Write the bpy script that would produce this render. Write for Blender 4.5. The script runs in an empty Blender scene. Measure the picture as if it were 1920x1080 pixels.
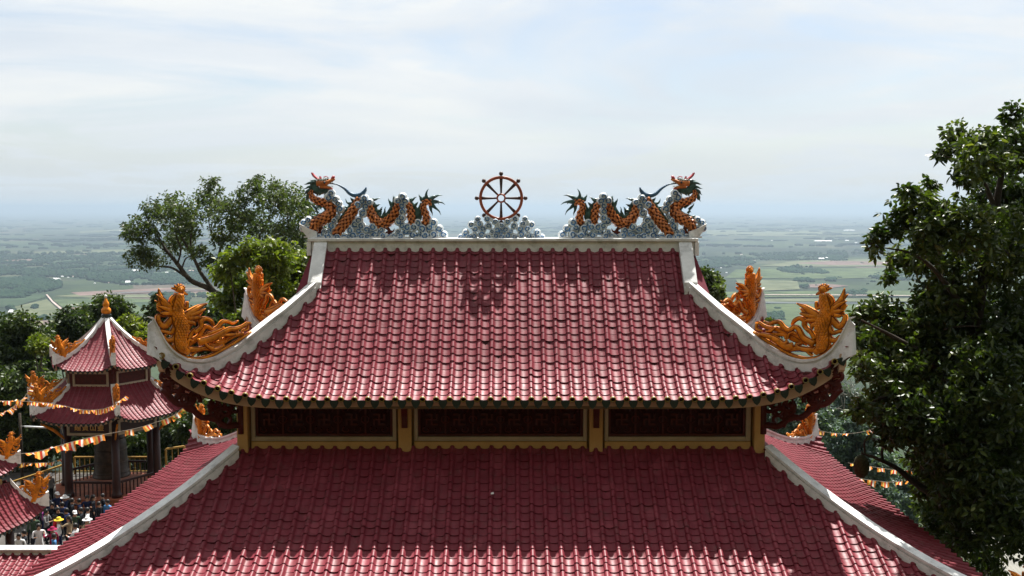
import bpy, bmesh, math, random
import numpy as np
from mathutils import Vector, Matrix, Quaternion

R = math.radians
sc = bpy.context.scene
COL = sc.collection
random.seed(7)
rng = np.random.default_rng(11)

# ---------------------------------------------------------------- camera
FPX, TH = 1850.0, R(4.636)
CAMX = 0.19
cam_d = bpy.data.cameras.new('camera')
cam_d.sensor_width = 36.0
cam_d.lens = FPX / 1920 * 36
cam_d.clip_start, cam_d.clip_end = 0.1, 200000
cam = bpy.data.objects.new('camera', cam_d)
cam.location = (CAMX, 0, 0)
cam.rotation_euler = (R(90) - TH, 0, 0)
COL.objects.link(cam)
sc.camera = cam

# ---------------------------------------------------------------- light
SUN_DIR = Vector((0.16, 0.50, 1.0)).normalized()
sun_d = bpy.data.lights.new('sun', 'SUN')
sun_d.energy = 5.0
sun_d.angle = R(0.6)
sun_d.color = (1.0, 0.97, 0.91)
sun = bpy.data.objects.new('sun', sun_d)
sun.rotation_euler = (-SUN_DIR).to_track_quat('-Z', 'Y').to_euler()
sun.location = (0, 0, 60)
COL.objects.link(sun)

world = bpy.data.worlds.new('World')
sc.world = world
world.use_nodes = True
nt = world.node_tree
nt.nodes.clear()


def N(tree, typ, **kw):
    n = tree.nodes.new(typ)
    for k, v in kw.items():
        if k.startswith('i_'):
            key = k[2:]
            n.inputs[int(key) if key.isdigit() else key.replace('_', ' ')].default_value = v
        else:
            setattr(n, k, v)
    return n


def L(tree, a, b):
    tree.links.new(a, b)


def math_node(tree, op, a, b=None, clamp=False):
    n = tree.nodes.new('ShaderNodeMath')
    n.operation = op
    n.use_clamp = clamp
    for i, v in enumerate((a, b)):
        if v is None:
            continue
        if isinstance(v, (int, float)):
            n.inputs[i].default_value = v
        else:
            tree.links.new(v, n.inputs[i])
    return n.outputs[0]


def ramp(tree, fac, stops, interp='LINEAR'):
    n = tree.nodes.new('ShaderNodeValToRGB')
    n.color_ramp.interpolation = interp
    el = n.color_ramp.elements
    while len(el) < len(stops):
        el.new(0.5)
    for e, (p, c) in zip(el, stops):
        e.position = p
        e.color = (*c, 1) if len(c) == 3 else c
    if fac is not None:
        tree.links.new(fac, n.inputs[0])
    return n.outputs[0]


def mixc(tree, fac, a, b, blend='MIX'):
    n = tree.nodes.new('ShaderNodeMix')
    n.data_type = 'RGBA'
    n.blend_type = blend
    for sock, v in ((n.inputs[0], fac), (n.inputs[6], a), (n.inputs[7], b)):
        if isinstance(v, (int, float)):
            sock.default_value = v
        elif isinstance(v, (tuple, list)):
            sock.default_value = (*v, 1) if len(v) == 3 else v
        else:
            tree.links.new(v, sock)
    return n.outputs[2]


SKY_STRENGTH = 0.1
sky = N(nt, 'ShaderNodeTexSky', sky_type='NISHITA', sun_disc=False,
        sun_elevation=math.asin(SUN_DIR.z), sun_rotation=math.atan2(SUN_DIR.x, SUN_DIR.y),
        altitude=300, air_density=1.0, dust_density=2.0, ozone_density=1.0)
tc = N(nt, 'ShaderNodeTexCoord')
sep = N(nt, 'ShaderNodeSeparateXYZ')
L(nt, tc.outputs['Generated'], sep.inputs[0])
zc = math_node(nt, 'ADD', math_node(nt, 'MAXIMUM', sep.outputs[2], 0.0), 0.10)
px_ = math_node(nt, 'DIVIDE', sep.outputs[0], zc)
py_ = math_node(nt, 'DIVIDE', sep.outputs[1], zc)
cmb = N(nt, 'ShaderNodeCombineXYZ')
L(nt, px_, cmb.inputs[0])
L(nt, py_, cmb.inputs[1])
mp = N(nt, 'ShaderNodeMapping')
mp.inputs['Location'].default_value = (5.5, 13.0, 0)
mp.inputs['Rotation'].default_value = (0, 0, R(-32))
mp.inputs['Scale'].default_value = (0.62, 0.70, 1)
L(nt, cmb.outputs[0], mp.inputs[0])
n1 = N(nt, 'ShaderNodeTexNoise', i_Scale=1.0, i_Detail=10.0, i_Roughness=0.58, i_Distortion=1.0)
L(nt, mp.outputs[0], n1.inputs[0])
n2 = N(nt, 'ShaderNodeTexNoise', i_Scale=0.55, i_Detail=8.0, i_Roughness=0.55, i_Distortion=0.3)
L(nt, mp.outputs[0], n2.inputs[0])
cover = ramp(nt, n1.outputs[0], [(0.34, (0.25,) * 3), (0.54, (1,) * 3)])
# the cloud sheet itself: white, with thicker greyer stretches
shade = ramp(nt, n2.outputs[0], [(0.33, (3.45, 3.78, 4.15)), (0.47, (4.05, 4.25, 4.42)), (0.59, (4.85, 4.85, 4.6))])
skyb = mixc(nt, 1.0, sky.outputs[0], (0.66, 0.66, 0.66), 'MULTIPLY')
# towards the horizon the sheet overlaps itself and closes
low = math_node(nt, 'SUBTRACT', 1.0, math_node(nt, 'MULTIPLY', sep.outputs[2], 7.0), True)
cover = math_node(nt, 'MAXIMUM', cover, low)
shade = mixc(nt, low, shade, (3.35, 3.65, 3.85))
skyc = mixc(nt, cover, skyb, shade)
bg = N(nt, 'ShaderNodeBackground', i_Strength=SKY_STRENGTH)
L(nt, skyc, bg.inputs[0])
wo = N(nt, 'ShaderNodeOutputWorld')
L(nt, bg.outputs[0], wo.inputs[0])

sc.view_settings.view_transform = 'Standard'
sc.view_settings.look = 'None'
sc.view_settings.exposure = 1.1
sc.view_settings.gamma = 1.0
sc.view_settings.use_curve_mapping = False
sc.render.engine = 'CYCLES'
cy = sc.cycles
cy.max_bounces = 7
cy.diffuse_bounces = 3
cy.glossy_bounces = 3
cy.transmission_bounces = 4
cy.volume_bounces = 0
cy.transparent_max_bounces = 8
cy.use_denoising = True
cy.sample_clamp_indirect = 4.0

# ---------------------------------------------------------------- photo pixels -> places
_c, _s = math.cos(TH), math.sin(TH)


def ray(px, py):
    a, b = (px - 960) / FPX, (540 - py) / FPX
    return Vector((a, _c + b * _s, -_s + b * _c))


def at_y(px, py, Y):
    d = ray(px, py)
    return Vector((CAMX, 0, 0)) + d * (Y / d.y)


def at_z(px, py, z):
    d = ray(px, py)
    return Vector((CAMX, 0, 0)) + d * (z / d.z)


def to_px(p):
    x, y, z = p[0] - CAMX, p[1], p[2]
    D = y * _c - z * _s
    up = y * _s + z * _c
    return 960 + FPX * x / D, 540 - FPX * up / D, D


# ---------------------------------------------------------------- mesh helpers
def catmull(pts, n=6):
    pts = [np.array(p, float) for p in pts]
    if len(pts) < 3:
        return pts
    out = []
    P = [2 * pts[0] - pts[1]] + pts + [2 * pts[-1] - pts[-2]]
    for i in range(1, len(P) - 2):
        p0, p1, p2, p3 = P[i - 1], P[i], P[i + 1], P[i + 2]
        for k in range(n):
            t = k / n
            out.append(0.5 * (2 * p1 + (p2 - p0) * t + (2 * p0 - 5 * p1 + 4 * p2 - p3) * t * t + (3 * p1 - p0 - 3 * p2 + p3) * t ** 3))
    out.append(pts[-1])
    return out


class MB:
    """collects shapes; build() links them as one mesh object"""

    def __init__(self):
        self.v, self.f, self.m, self.sm = [], [], [], []

    def add(self, vs, fs, mi=0, smooth=False):
        b = len(self.v)
        self.v.extend([tuple(p) for p in vs])
        for f in fs:
            self.f.append([b + i for i in f])
            self.m.append(mi)
            self.sm.append(smooth)

    def box(self, x0, x1, y0, y1, z0, z1, mi=0, bev=0.0):
        if bev:
            b = bev
            vs, fs = [], []
            # chamfered box: 24 verts
            xs, ys, zs = (x0, x1), (y0, y1), (z0, z1)
            sg = (1, -1)
            idx = {}
            for ix in (0, 1):
                for iy in (0, 1):
                    for iz in (0, 1):
                        for ax in (0, 1, 2):
                            p = [xs[ix] + sg[ix] * b, ys[iy] + sg[iy] * b, zs[iz] + sg[iz] * b]
                            p[ax] = (xs[ix], ys[iy], zs[iz])[ax]
                            idx[ix, iy, iz, ax] = len(vs)
                            vs.append(p)
            g = lambda *k: idx[k]
            for i in (0, 1):
                q = [g(i, 0, 0, 0), g(i, 1, 0, 0), g(i, 1, 1, 0), g(i, 0, 1, 0)]
                fs.append(q if i else q[::-1])
                q = [g(0, i, 0, 1), g(0, i, 1, 1), g(1, i, 1, 1), g(1, i, 0, 1)]
                fs.append(q if i else q[::-1])
                q = [g(0, 0, i, 2), g(1, 0, i, 2), g(1, 1, i, 2), g(0, 1, i, 2)]
                fs.append(q if i else q[::-1])
            for i in (0, 1):
                for j in (0, 1):
                    fs.append([g(i, j, 0, 0), g(i, j, 1, 0), g(i, j, 1, 1), g(i, j, 0, 1)])
                    fs.append([g(i, 0, j, 0), g(i, 1, j, 0), g(i, 1, j, 2), g(i, 0, j, 2)])
                    fs.append([g(0, i, j, 1), g(1, i, j, 1), g(1, i, j, 2), g(0, i, j, 2)])
                    for k in (0, 1):
                        fs.append([g(i, j, k, 0), g(i, j, k, 1), g(i, j, k, 2)])
            self.add(vs, fs, mi)
            return
        vs = [(x, y, z) for x in (x0, x1) for y in (y0, y1) for z in (z0, z1)]
        self.add(vs, [(0, 1, 3, 2), (4, 6, 7, 5), (0, 4, 5, 1), (2, 3, 7, 6), (0, 2, 6, 4), (1, 5, 7, 3)], mi)

    def bar(self, a, b, w, h, up=(0, 0, 1), mi=0):
        a, b = Vector(a), Vector(b)
        t = (b - a).normalized()
        s = t.cross(Vector(up))
        if s.length < 1e-4:
            s = t.cross(Vector((1, 0, 0)))
        s.normalize()
        n = s.cross(t)
        vs = [p + s * (w / 2 * i) + n * (h / 2 * j) for p in (a, b) for i, j in ((-1, -1), (1, -1), (1, 1), (-1, 1))]
        self.add(vs, [(0, 1, 2, 3), (7, 6, 5, 4), (0, 4, 5, 1), (1, 5, 6, 2), (2, 6, 7, 3), (3, 7, 4, 0)], mi)

    def tube(self, pts, rad, sides=8, depth=None, normal=None, mi=0, smooth=True, cap=True):
        """pts: points; rad: radius per point; with normal, a flattened section whose half thickness along normal is depth*(scale)"""
        pts = [Vector(p) for p in pts]
        n = len(pts)
        vs, fs = [], []
        prev = None
        for i, p in enumerate(pts):
            t = (pts[min(i + 1, n - 1)] - pts[max(i - 1, 0)])
            t = t.normalized() if t.length > 1e-9 else Vector((0, 0, 1))
            if normal is not None:
                nn = Vector(normal)
                s = nn.cross(t)
                s = s.normalized() if s.length > 1e-6 else Vector((1, 0, 0))
            else:
                if prev is None:
                    ref = Vector((0, 0, 1)) if abs(t.z) < 0.9 else Vector((1, 0, 0))
                    s = t.cross(ref).normalized()
                else:
                    s = (prev - t * prev.dot(t))
                    s = s.normalized() if s.length > 1e-6 else t.orthogonal().normalized()
                prev = s
                nn = s.cross(t).normalized()
            r = rad[i] if not isinstance(rad, (int, float)) else rad
            if depth is None:
                d = r
            elif isinstance(depth, (int, float)):
                d = min(depth, r * 1.6)
            else:
                d = depth[i]
            for k in range(sides):
                a = 2 * math.pi * (k + 0.5) / sides
                vs.append(p + s * (r * math.cos(a)) + nn * (d * math.sin(a)))
        for i in range(n - 1):
            for k in range(sides):
                k2 = (k + 1) % sides
                fs.append((i * sides + k, i * sides + k2, (i + 1) * sides + k2, (i + 1) * sides + k))
        if cap:
            fs.append(tuple(range(sides - 1, -1, -1)))
            fs.append(tuple((n - 1) * sides + k for k in range(sides)))
        self.add(vs, fs, mi, smooth)

    def lathe(self, prof, c=(0, 0, 0), sides=16, mi=0, smooth=True, cap=True):
        vs, fs = [], []
        for r, z in prof:
            for k in range(sides):
                a = 2 * math.pi * k / sides
                vs.append((c[0] + r * math.cos(a), c[1] + r * math.sin(a), c[2] + z))
        for i in range(len(prof) - 1):
            for k in range(sides):
                k2 = (k + 1) % sides
                fs.append((i * sides + k, i * sides + k2, (i + 1) * sides + k2, (i + 1) * sides + k))
        if cap:
            fs.append(tuple(range(sides - 1, -1, -1)))
            fs.append(tuple((len(prof) - 1) * sides + k for k in range(sides)))
        self.add(vs, fs, mi, smooth)

    def build(self, name, mats, parent=None, loc=None):
        me = bpy.data.meshes.new(name)
        me.from_pydata(self.v, [], self.f)
        if not isinstance(mats, (list, tuple)):
            mats = [mats]
        for m in mats:
            me.materials.append(m)
        me.polygons.foreach_set('material_index', self.m)
        me.polygons.foreach_set('use_smooth', self.sm)
        bm = bmesh.new()
        bm.from_mesh(me)
        bmesh.ops.recalc_face_normals(bm, faces=bm.faces)
        bm.to_mesh(me)
        bm.free()
        me.update()
        return link(name, me, parent, loc)


def link(name, me, parent=None, loc=None):
    o = bpy.data.objects.new(name, me)
    COL.objects.link(o)
    if parent is not None:
        o.parent = parent
    if loc is not None:
        o.location = loc
    return o


def np_mesh(name, V, F, mat, var=None, smooth=False):
    V = np.asarray(V, np.float32)
    F = np.asarray(F, np.int32)
    me = bpy.data.meshes.new(name)
    me.vertices.add(len(V))
    me.vertices.foreach_set('co', V.ravel())
    k = F.shape[1]
    me.loops.add(F.size)
    me.loops.foreach_set('vertex_index', F.ravel())
    me.polygons.add(len(F))
    me.polygons.foreach_set('loop_start', np.arange(0, F.size, k, dtype=np.int32))
    me.polygons.foreach_set('loop_total', np.full(len(F), k, np.int32))
    if smooth is True:
        me.polygons.foreach_set('use_smooth', np.ones(len(F), bool))
    elif smooth is not False:
        me.polygons.foreach_set('use_smooth', np.asarray(smooth, bool))
    me.materials.append(mat)
    if var is not None:
        at = me.attributes.new('var', 'FLOAT', 'POINT')
        at.data.foreach_set('value', np.asarray(var, np.float32))
    me.update(calc_edges=True)
    return me


def empty(name, loc=(0, 0, 0), rz=0.0):
    o = bpy.data.objects.new(name, None)
    o.empty_display_size = 0.3
    o.location = loc
    o.rotation_euler = (0, 0, rz)
    COL.objects.link(o)
    return o


def tag(o, label=None, cat=None, group=None, kind=None):
    if label: o['label'] = label
    if cat: o['category'] = cat
    if group: o['group'] = group
    if kind: o['kind'] = kind
    return o


def kids(o):
    return [c for c in bpy.data.objects if c.parent is o]


def copy_tree(o, parent=None):
    c = o.copy()
    COL.objects.link(c)
    if parent is not None:
        c.parent = parent
    for ch in kids(o):
        copy_tree(ch, c)
    return c


# ---------------------------------------------------------------- materials
def mat(name, col, rough=0.6, spec=0.4, coat=0.0, var=0.12, vscale=3.0, bump=0.0, bscale=20.0, col2=None, metal=0.0,
        dirt=None, dirt_amt=0.0, dscale=2.0):
    m = bpy.data.materials.new(name)
    m.use_nodes = True
    t = m.node_tree
    b = t.nodes['Principled BSDF']
    b.inputs['Roughness'].default_value = rough
    b.inputs['Specular IOR Level'].default_value = spec
    b.inputs['Coat Weight'].default_value = coat
    b.inputs['Coat Roughness'].default_value = 0.12
    b.inputs['Metallic'].default_value = metal
    g = N(t, 'ShaderNodeNewGeometry')
    nz = N(t, 'ShaderNodeTexNoise', i_Scale=vscale, i_Detail=5.0, i_Roughness=0.6)
    L(t, g.outputs['Position'], nz.inputs[0])
    dark = tuple(c * (1 - var * 2) for c in col)
    lite = tuple(min(1, c * (1 + var * 1.4)) for c in (col2 or col))
    c = ramp(t, nz.outputs[0], [(0.32, dark), (0.68, lite)])
    if dirt:
        nd = N(t, 'ShaderNodeTexNoise', i_Scale=dscale, i_Detail=8.0, i_Roughness=0.72)
        L(t, g.outputs['Position'], nd.inputs[0])
        f = ramp(t, nd.outputs[0], [(0.5, (0,) * 3), (0.72, (dirt_amt,) * 3)])
        c = mixc(t, f, c, dirt)
    L(t, c, b.inputs['Base Color'])
    if bump:
        nb = N(t, 'ShaderNodeTexNoise', i_Scale=bscale, i_Detail=4.0)
        L(t, g.outputs['Position'], nb.inputs[0])
        bp = N(t, 'ShaderNodeBump', i_Strength=bump, i_Distance=0.02)
        L(t, nb.outputs[0], bp.inputs['Height'])
        L(t, bp.outputs[0], b.inputs['Normal'])
    return m


def tile_mat(name, col, col2, rough=0.50, coat=0.0):
    m = bpy.data.materials.new(name)
    m.use_nodes = True
    t = m.node_tree
    b = t.nodes['Principled BSDF']
    g = N(t, 'ShaderNodeNewGeometry')
    # every tile fired a little differently: cells about one tile large
    vo = N(t, 'ShaderNodeTexVoronoi', i_Scale=4.3)
    L(t, g.outputs['Position'], vo.inputs['Vector'])
    se = N(t, 'ShaderNodeSeparateColor')
    L(t, vo.outputs['Color'], se.inputs[0])
    n0 = N(t, 'ShaderNodeTexNoise', i_Scale=1.1, i_Detail=6.0, i_Roughness=0.65)
    L(t, g.outputs['Position'], n0.inputs[0])
    f = math_node(t, 'ADD', math_node(t, 'MULTIPLY', se.outputs[0], 0.5), math_node(t, 'MULTIPLY', n0.outputs[0], 0.6), True)
    c = mixc(t, f, col, col2)
    nd = N(t, 'ShaderNodeTexNoise', i_Scale=5.0, i_Detail=10.0, i_Roughness=0.75)
    L(t, g.outputs['Position'], nd.inputs[0])
    df = ramp(t, nd.outputs[0], [(0.52, (0,) * 3), (0.72, (0.55,) * 3)])
    c = mixc(t, df, c, (0.13, 0.07, 0.06))
    # a few paler, refired tiles
    pf = ramp(t, se.outputs[1], [(0.86, (0,) * 3), (0.9, (0.35,) * 3)])
    c = mixc(t, pf, c, tuple(min(1, v * 1.3 + 0.02) for v in col2))
    L(t, c, b.inputs['Base Color'])
    nr = N(t, 'ShaderNodeTexNoise', i_Scale=9.0, i_Detail=6.0, i_Roughness=0.7)
    L(t, g.outputs['Position'], nr.inputs[0])
    rr = math_node(t, 'ADD', math_node(t, 'MULTIPLY', nr.outputs[0], 0.34), rough - 0.17)
    L(t, rr, b.inputs['Roughness'])
    b.inputs['Specular IOR Level'].default_value = 0.30
    b.inputs['Coat Weight'].default_value = coat
    b.inputs['Coat Roughness'].default_value = 0.38
    nb = N(t, 'ShaderNodeTexNoise', i_Scale=16.0, i_Detail=4.0)
    L(t, g.outputs['Position'], nb.inputs[0])
    bp = N(t, 'ShaderNodeBump', i_Strength=0.25, i_Distance=0.01)
    L(t, nb.outputs[0], bp.inputs['Height'])
    L(t, bp.outputs[0], b.inputs['Normal'])
    return m


def leaf_mat(name, dark, lite, tip=None, transl=0.3, rough=0.45, spec=0.35):
    m = bpy.data.materials.new(name)
    m.use_nodes = True
    t = m.node_tree
    b = t.nodes['Principled BSDF']
    at = N(t, 'ShaderNodeAttribute', attribute_name='var')
    stops = [(0.0, dark), (0.8, lite)] + ([(1.0, tip)] if tip else [])
    c = ramp(t, at.outputs['Fac'], stops)
    L(t, c, b.inputs['Base Color'])
    b.inputs['Roughness'].default_value = rough
    b.inputs['Specular IOR Level'].default_value = spec
    tr = N(t, 'ShaderNodeBsdfTranslucent')
    c2 = mixc(t, 1.0, c, (1.5, 1.7, 0.5), 'MULTIPLY')
    L(t, c2, tr.inputs[0])
    mx = N(t, 'ShaderNodeMixShader', i_0=transl)
    L(t, b.outputs[0], mx.inputs[1])
    L(t, tr.outputs[0], mx.inputs[2])
    L(t, mx.outputs[0], t.nodes['Material Output'].inputs[0])
    return m


M = {}
M['tile'] = tile_mat('oxblood_glazed_tile', (0.122, 0.011, 0.018), (0.205, 0.027, 0.040))
M['deck'] = mat('roof_deck_mortar', (0.05, 0.02, 0.02), 0.9, 0.1)
M['groove'] = mat('groove_shade_line_brown', (0.17, 0.035, 0.004), 0.6, 0.2, var=0.2)  # brown groove lines: two-tone carving, with crease shade put into the colour
M['white'] = mat('white_painted_mortar', (0.77, 0.77, 0.76), 0.75, 0.2, var=0.06, vscale=5, bump=0.3, bscale=30,
                 dirt=(0.20, 0.19, 0.17), dirt_amt=0.6, dscale=3.2)
M['cream'] = mat('cream_wall_paint', (0.54, 0.33, 0.13), 0.75, 0.2, var=0.06, dirt=(0.2, 0.13, 0.07), dirt_amt=0.5, dscale=3.0)
M['pale'] = mat('pale_frame_paint', (0.42, 0.35, 0.27), 0.7, 0.2, var=0.06, dirt=(0.2, 0.15, 0.1), dirt_amt=0.4)
M['pinkcream'] = mat('soffit_paint', (0.52, 0.36, 0.26), 0.8, 0.2, var=0.06)
M['winewall'] = mat('wine_wall_paint', (0.17, 0.03, 0.045), 0.8, 0.2, var=0.1, dirt=(0.1, 0.03, 0.035), dirt_amt=0.5)
M['carved'] = mat('dark_red_carved_wood', (0.075, 0.008, 0.006), 0.55, 0.3, var=0.2, vscale=8)
M['panelback'] = mat('panel_backing', (0.03, 0.004, 0.004), 0.8, 0.2)
M['orange'] = mat('orange_glazed_ceramic', (0.76, 0.245, 0.008), 0.42, 0.3, coat=0.0, var=0.2, vscale=4, bump=0.35, bscale=14,
                  dirt=(0.10, 0.025, 0.006), dirt_amt=0.8, dscale=9.0)
M['olive'] = mat('olive_glazed_rim', (0.24, 0.17, 0.04), 0.4, 0.5, var=0.15)
M['hollow'] = mat('hollow_dark_clay', (0.06, 0.012, 0.012), 0.9, 0.1)
M['green'] = mat('dark_green_drip_tile', (0.004, 0.013, 0.012), 0.3, 0.5, coat=0.2, var=0.2)
M['scale'] = mat('orange_scale_paint', (0.66, 0.20, 0.045), 0.45, 0.4, coat=0.2, var=0.22, vscale=10)
M['gap_shade'] = mat('scale_gap_shade_brown', (0.12, 0.022, 0.008), 0.5, 0.3, var=0.2, vscale=9)  # dark skin colour paints in the shadow gaps between the scales
M['fin'] = mat('dark_green_fin_paint', (0.016, 0.055, 0.055), 0.4, 0.4, coat=0.2, var=0.35, vscale=9, col2=(0.05, 0.11, 0.10))
M['cloudw'] = mat('white_cloud_paint', (0.84, 0.88, 0.90), 0.55, 0.3, var=0.1, vscale=9, dirt=(0.25, 0.35, 0.42), dirt_amt=0.5, dscale=9)
M['cloudl'] = mat('pale_blue_cloud_paint', (0.72, 0.79, 0.83), 0.55, 0.3, var=0.15, vscale=12)
M['cloudb'] = mat('blue_spiral_paint', (0.02, 0.10, 0.28), 0.45, 0.4, var=0.3, vscale=10, col2=(0.05, 0.18, 0.40))
M['bluewhisk'] = mat('blue_whisker_paint', (0.05, 0.13, 0.24), 0.45, 0.4, var=0.2)
M['pink'] = mat('pink_red_paint', (0.52, 0.07, 0.09), 0.4, 0.4, coat=0.2, var=0.15, vscale=15)
M['tooth'] = mat('tooth_white_paint', (0.7, 0.66, 0.6), 0.5, 0.3, var=0.05)
M['rim'] = mat('wheel_red_brown', (0.36, 0.085, 0.04), 0.45, 0.4, coat=0.1, var=0.15, vscale=7)
M['spoke'] = mat('wheel_dark_brown', (0.07, 0.04, 0.038), 0.5, 0.4, var=0.2, vscale=9)
M['bark'] = mat('grey_bark', (0.085, 0.072, 0.06), 0.9, 0.15, var=0.25, vscale=4, bump=0.6, bscale=12)
M['darkbark'] = mat('dark_bark', (0.05, 0.04, 0.032), 0.9, 0.15, var=0.25, vscale=4, bump=0.6, bscale=12)
M['palebark'] = mat('pale_twigs', (0.24, 0.23, 0.2), 0.9, 0.15, var=0.2)
M['leaf_dark'] = leaf_mat('jackfruit_leaves', (0.016, 0.034, 0.007), (0.068, 0.094, 0.018), (0.15, 0.165, 0.045), 0.30, 0.36)
M['leaf_olive'] = leaf_mat('olive_leaves', (0.030, 0.048, 0.018), (0.085, 0.112, 0.040), (0.13, 0.155, 0.06), 0.32)
M['leaf_yellow'] = leaf_mat('yellow_green_leaves', (0.055, 0.085, 0.014), (0.16, 0.19, 0.024), (0.28, 0.28, 0.045), 0.4)
M['leaf_deep'] = leaf_mat('deep_green_leaves', (0.016, 0.032, 0.009), (0.062, 0.090, 0.024), (0.12, 0.14, 0.035), 0.28)
M['leaf_hazed'] = leaf_mat('haze_tinted_leaves', (0.05, 0.085, 0.075), (0.11, 0.16, 0.13), (0.17, 0.2, 0.15), 0.25)  # blue-grey distance haze painted into the leaf colour
M['col_red'] = mat('dark_red_column_paint', (0.032, 0.006, 0.006), 0.45, 0.4, var=0.15)
M['bronze'] = mat('dark_bronze', (0.05, 0.03, 0.022), 0.45, 0.5, var=0.3, vscale=4, metal=0.4)
M['signred'] = mat('sign_red', (0.34, 0.02, 0.02), 0.5, 0.3, var=0.1)
M['gold'] = mat('gold_lettering', (0.80, 0.46, 0.10), 0.4, 0.4, var=0.1)
M['railing'] = mat('yellow_rail_paint', (0.30, 0.17, 0.03), 0.5, 0.4, var=0.12)
M['paving'] = mat('grey_paving', (0.08, 0.072, 0.065), 0.85, 0.2, var=0.2, vscale=1.5, dirt=(0.05, 0.045, 0.04), dirt_amt=0.6)
M['platform'] = mat('red_tiled_platform', (0.30, 0.09, 0.045), 0.6, 0.3, var=0.2)
M['rope'] = mat('string_cord', (0.3, 0.25, 0.2), 0.8, 0.1)
M['flag_o'] = mat('flag_orange', (0.72, 0.22, 0.03), 0.8, 0.1, var=0.1)
M['flag_y'] = mat('flag_yellow', (0.80, 0.58, 0.10), 0.8, 0.1, var=0.1)
M['flag_w'] = mat('flag_white', (0.82, 0.76, 0.68), 0.8, 0.1, var=0.05)
M['flag_r'] = mat('flag_red', (0.55, 0.06, 0.03), 0.8, 0.1, var=0.1)
M['flag_b'] = mat('flag_blue', (0.06, 0.08, 0.3), 0.8, 0.1, var=0.1)
M['metal'] = mat('weathered_metal', (0.34, 0.34, 0.33), 0.5, 0.4, var=0.15, metal=0.4)
M['lampw'] = mat('lamp_tube_white', (0.75, 0.78, 0.8), 0.3, 0.5, var=0.03)
M['paper'] = mat('paper_scrap', (0.75, 0.73, 0.68), 0.8, 0.1, var=0.05)
M['jack'] = mat('jackfruit_skin', (0.045, 0.05, 0.02), 0.8, 0.2, var=0.3, vscale=25, bump=0.9, bscale=45)
M['concrete'] = mat('pale_concrete', (0.24, 0.235, 0.21), 0.85, 0.2, var=0.15, vscale=2, dirt=(0.14, 0.13, 0.1), dirt_amt=0.6)
M['housewall'] = mat('far_house_wall', (0.72, 0.70, 0.66), 0.8, 0.2, var=0.05, vscale=0.05)
M['houseroof'] = mat('far_house_roof', (0.42, 0.30, 0.26), 0.8, 0.2, var=0.15, vscale=0.02)
M['houseroofw'] = mat('far_metal_roof', (0.80, 0.80, 0.80), 0.5, 0.4, var=0.05, vscale=0.02)
M['darkwin'] = mat('dark_opening', (0.03, 0.03, 0.035), 0.4, 0.4, var=0.1)
def clamp(v, a=0.0, b=1.0):
    return max(a, min(b, v))


# ================================================================ SETTING
ZP = -300.0          # the plain
ZC = -15.4           # courtyard


def plain_material():
    m = bpy.data.materials.new('farmland')
    m.use_nodes = True
    t = m.node_tree
    b = t.nodes['Principled BSDF']
    b.inputs['Roughness'].default_value = 0.95
    b.inputs['Specular IOR Level'].default_value = 0.05
    g = N(t, 'ShaderNodeNewGeometry')

    def cells(rot, sx, sy, loc):
        mpn = N(t, 'ShaderNodeMapping')
        mpn.inputs['Rotation'].default_value = (0, 0, rot)
        mpn.inputs['Scale'].default_value = (sx, sy, 0.0)
        mpn.inputs['Location'].default_value = loc
        L(t, g.outputs['Position'], mpn.inputs[0])
        v = N(t, 'ShaderNodeTexVoronoi', distance='CHEBYCHEV', i_Scale=1.0, i_Randomness=0.85)
        L(t, mpn.outputs[0], v.inputs['Vector'])
        s = N(t, 'ShaderNodeSeparateColor')
        L(t, v.outputs['Color'], s.inputs[0])
        return s
    a = cells(R(12), 1 / 330, 1 / 520, (3.1, 0.7, 0))
    c = cells(R(-9), 1 / 900, 1 / 1300, (0.3, 5.7, 0))
    col = ramp(t, a.outputs[0], [(0.0, (0.051, 0.081, 0.027)), (0.25, (0.072, 0.102, 0.036)), (0.5, (0.057, 0.090, 0.033)),
                                 (0.68, (0.102, 0.114, 0.051)), (0.82, (0.144, 0.114, 0.072)), (0.93, (0.042, 0.066, 0.024))], 'CONSTANT')
    col2 = ramp(t, c.outputs[1], [(0.0, (0.042, 0.072, 0.027)), (0.4, (0.078, 0.102, 0.042)), (0.75, (0.060, 0.090, 0.036))], 'CONSTANT')
    col = mixc(t, 0.25, col, col2)
    mp2 = N(t, 'ShaderNodeMapping')
    mp2.inputs['Scale'].default_value = (1 / 700, 1 / 1500, 0)
    L(t, g.outputs['Position'], mp2.inputs[0])
    n = N(t, 'ShaderNodeTexNoise', i_Scale=1.0, i_Detail=9.0, i_Roughness=0.62)
    L(t, mp2.outputs[0], n.inputs[0])
    f = ramp(t, n.outputs[0], [(0.47, (0,) * 3), (0.56, (0.85,) * 3)])
    col = mixc(t, f, col, (0.021, 0.037, 0.019))
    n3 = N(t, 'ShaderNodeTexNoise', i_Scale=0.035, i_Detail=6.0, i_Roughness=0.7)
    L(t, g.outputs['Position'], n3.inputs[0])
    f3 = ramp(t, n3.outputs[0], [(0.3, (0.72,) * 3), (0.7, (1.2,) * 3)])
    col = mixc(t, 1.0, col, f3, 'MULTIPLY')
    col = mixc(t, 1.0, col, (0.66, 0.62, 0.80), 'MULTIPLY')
    L(t, col, b.inputs['Base Color'])
    return m


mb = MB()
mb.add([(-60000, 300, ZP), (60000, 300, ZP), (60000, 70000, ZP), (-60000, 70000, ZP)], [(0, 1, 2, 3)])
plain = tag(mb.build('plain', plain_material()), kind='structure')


def sheet(pxpoly, name, material, lift):
    """a field / track lying on the plain"""
    pts = [at_z(x, y, ZP) for x, y in pxpoly]
    m_ = MB()
    m_.add([(p.x, p.y, ZP + lift) for p in pts], [tuple(range(len(pts)))])
    return tag(m_.build(name, material), kind='structure')


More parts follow.
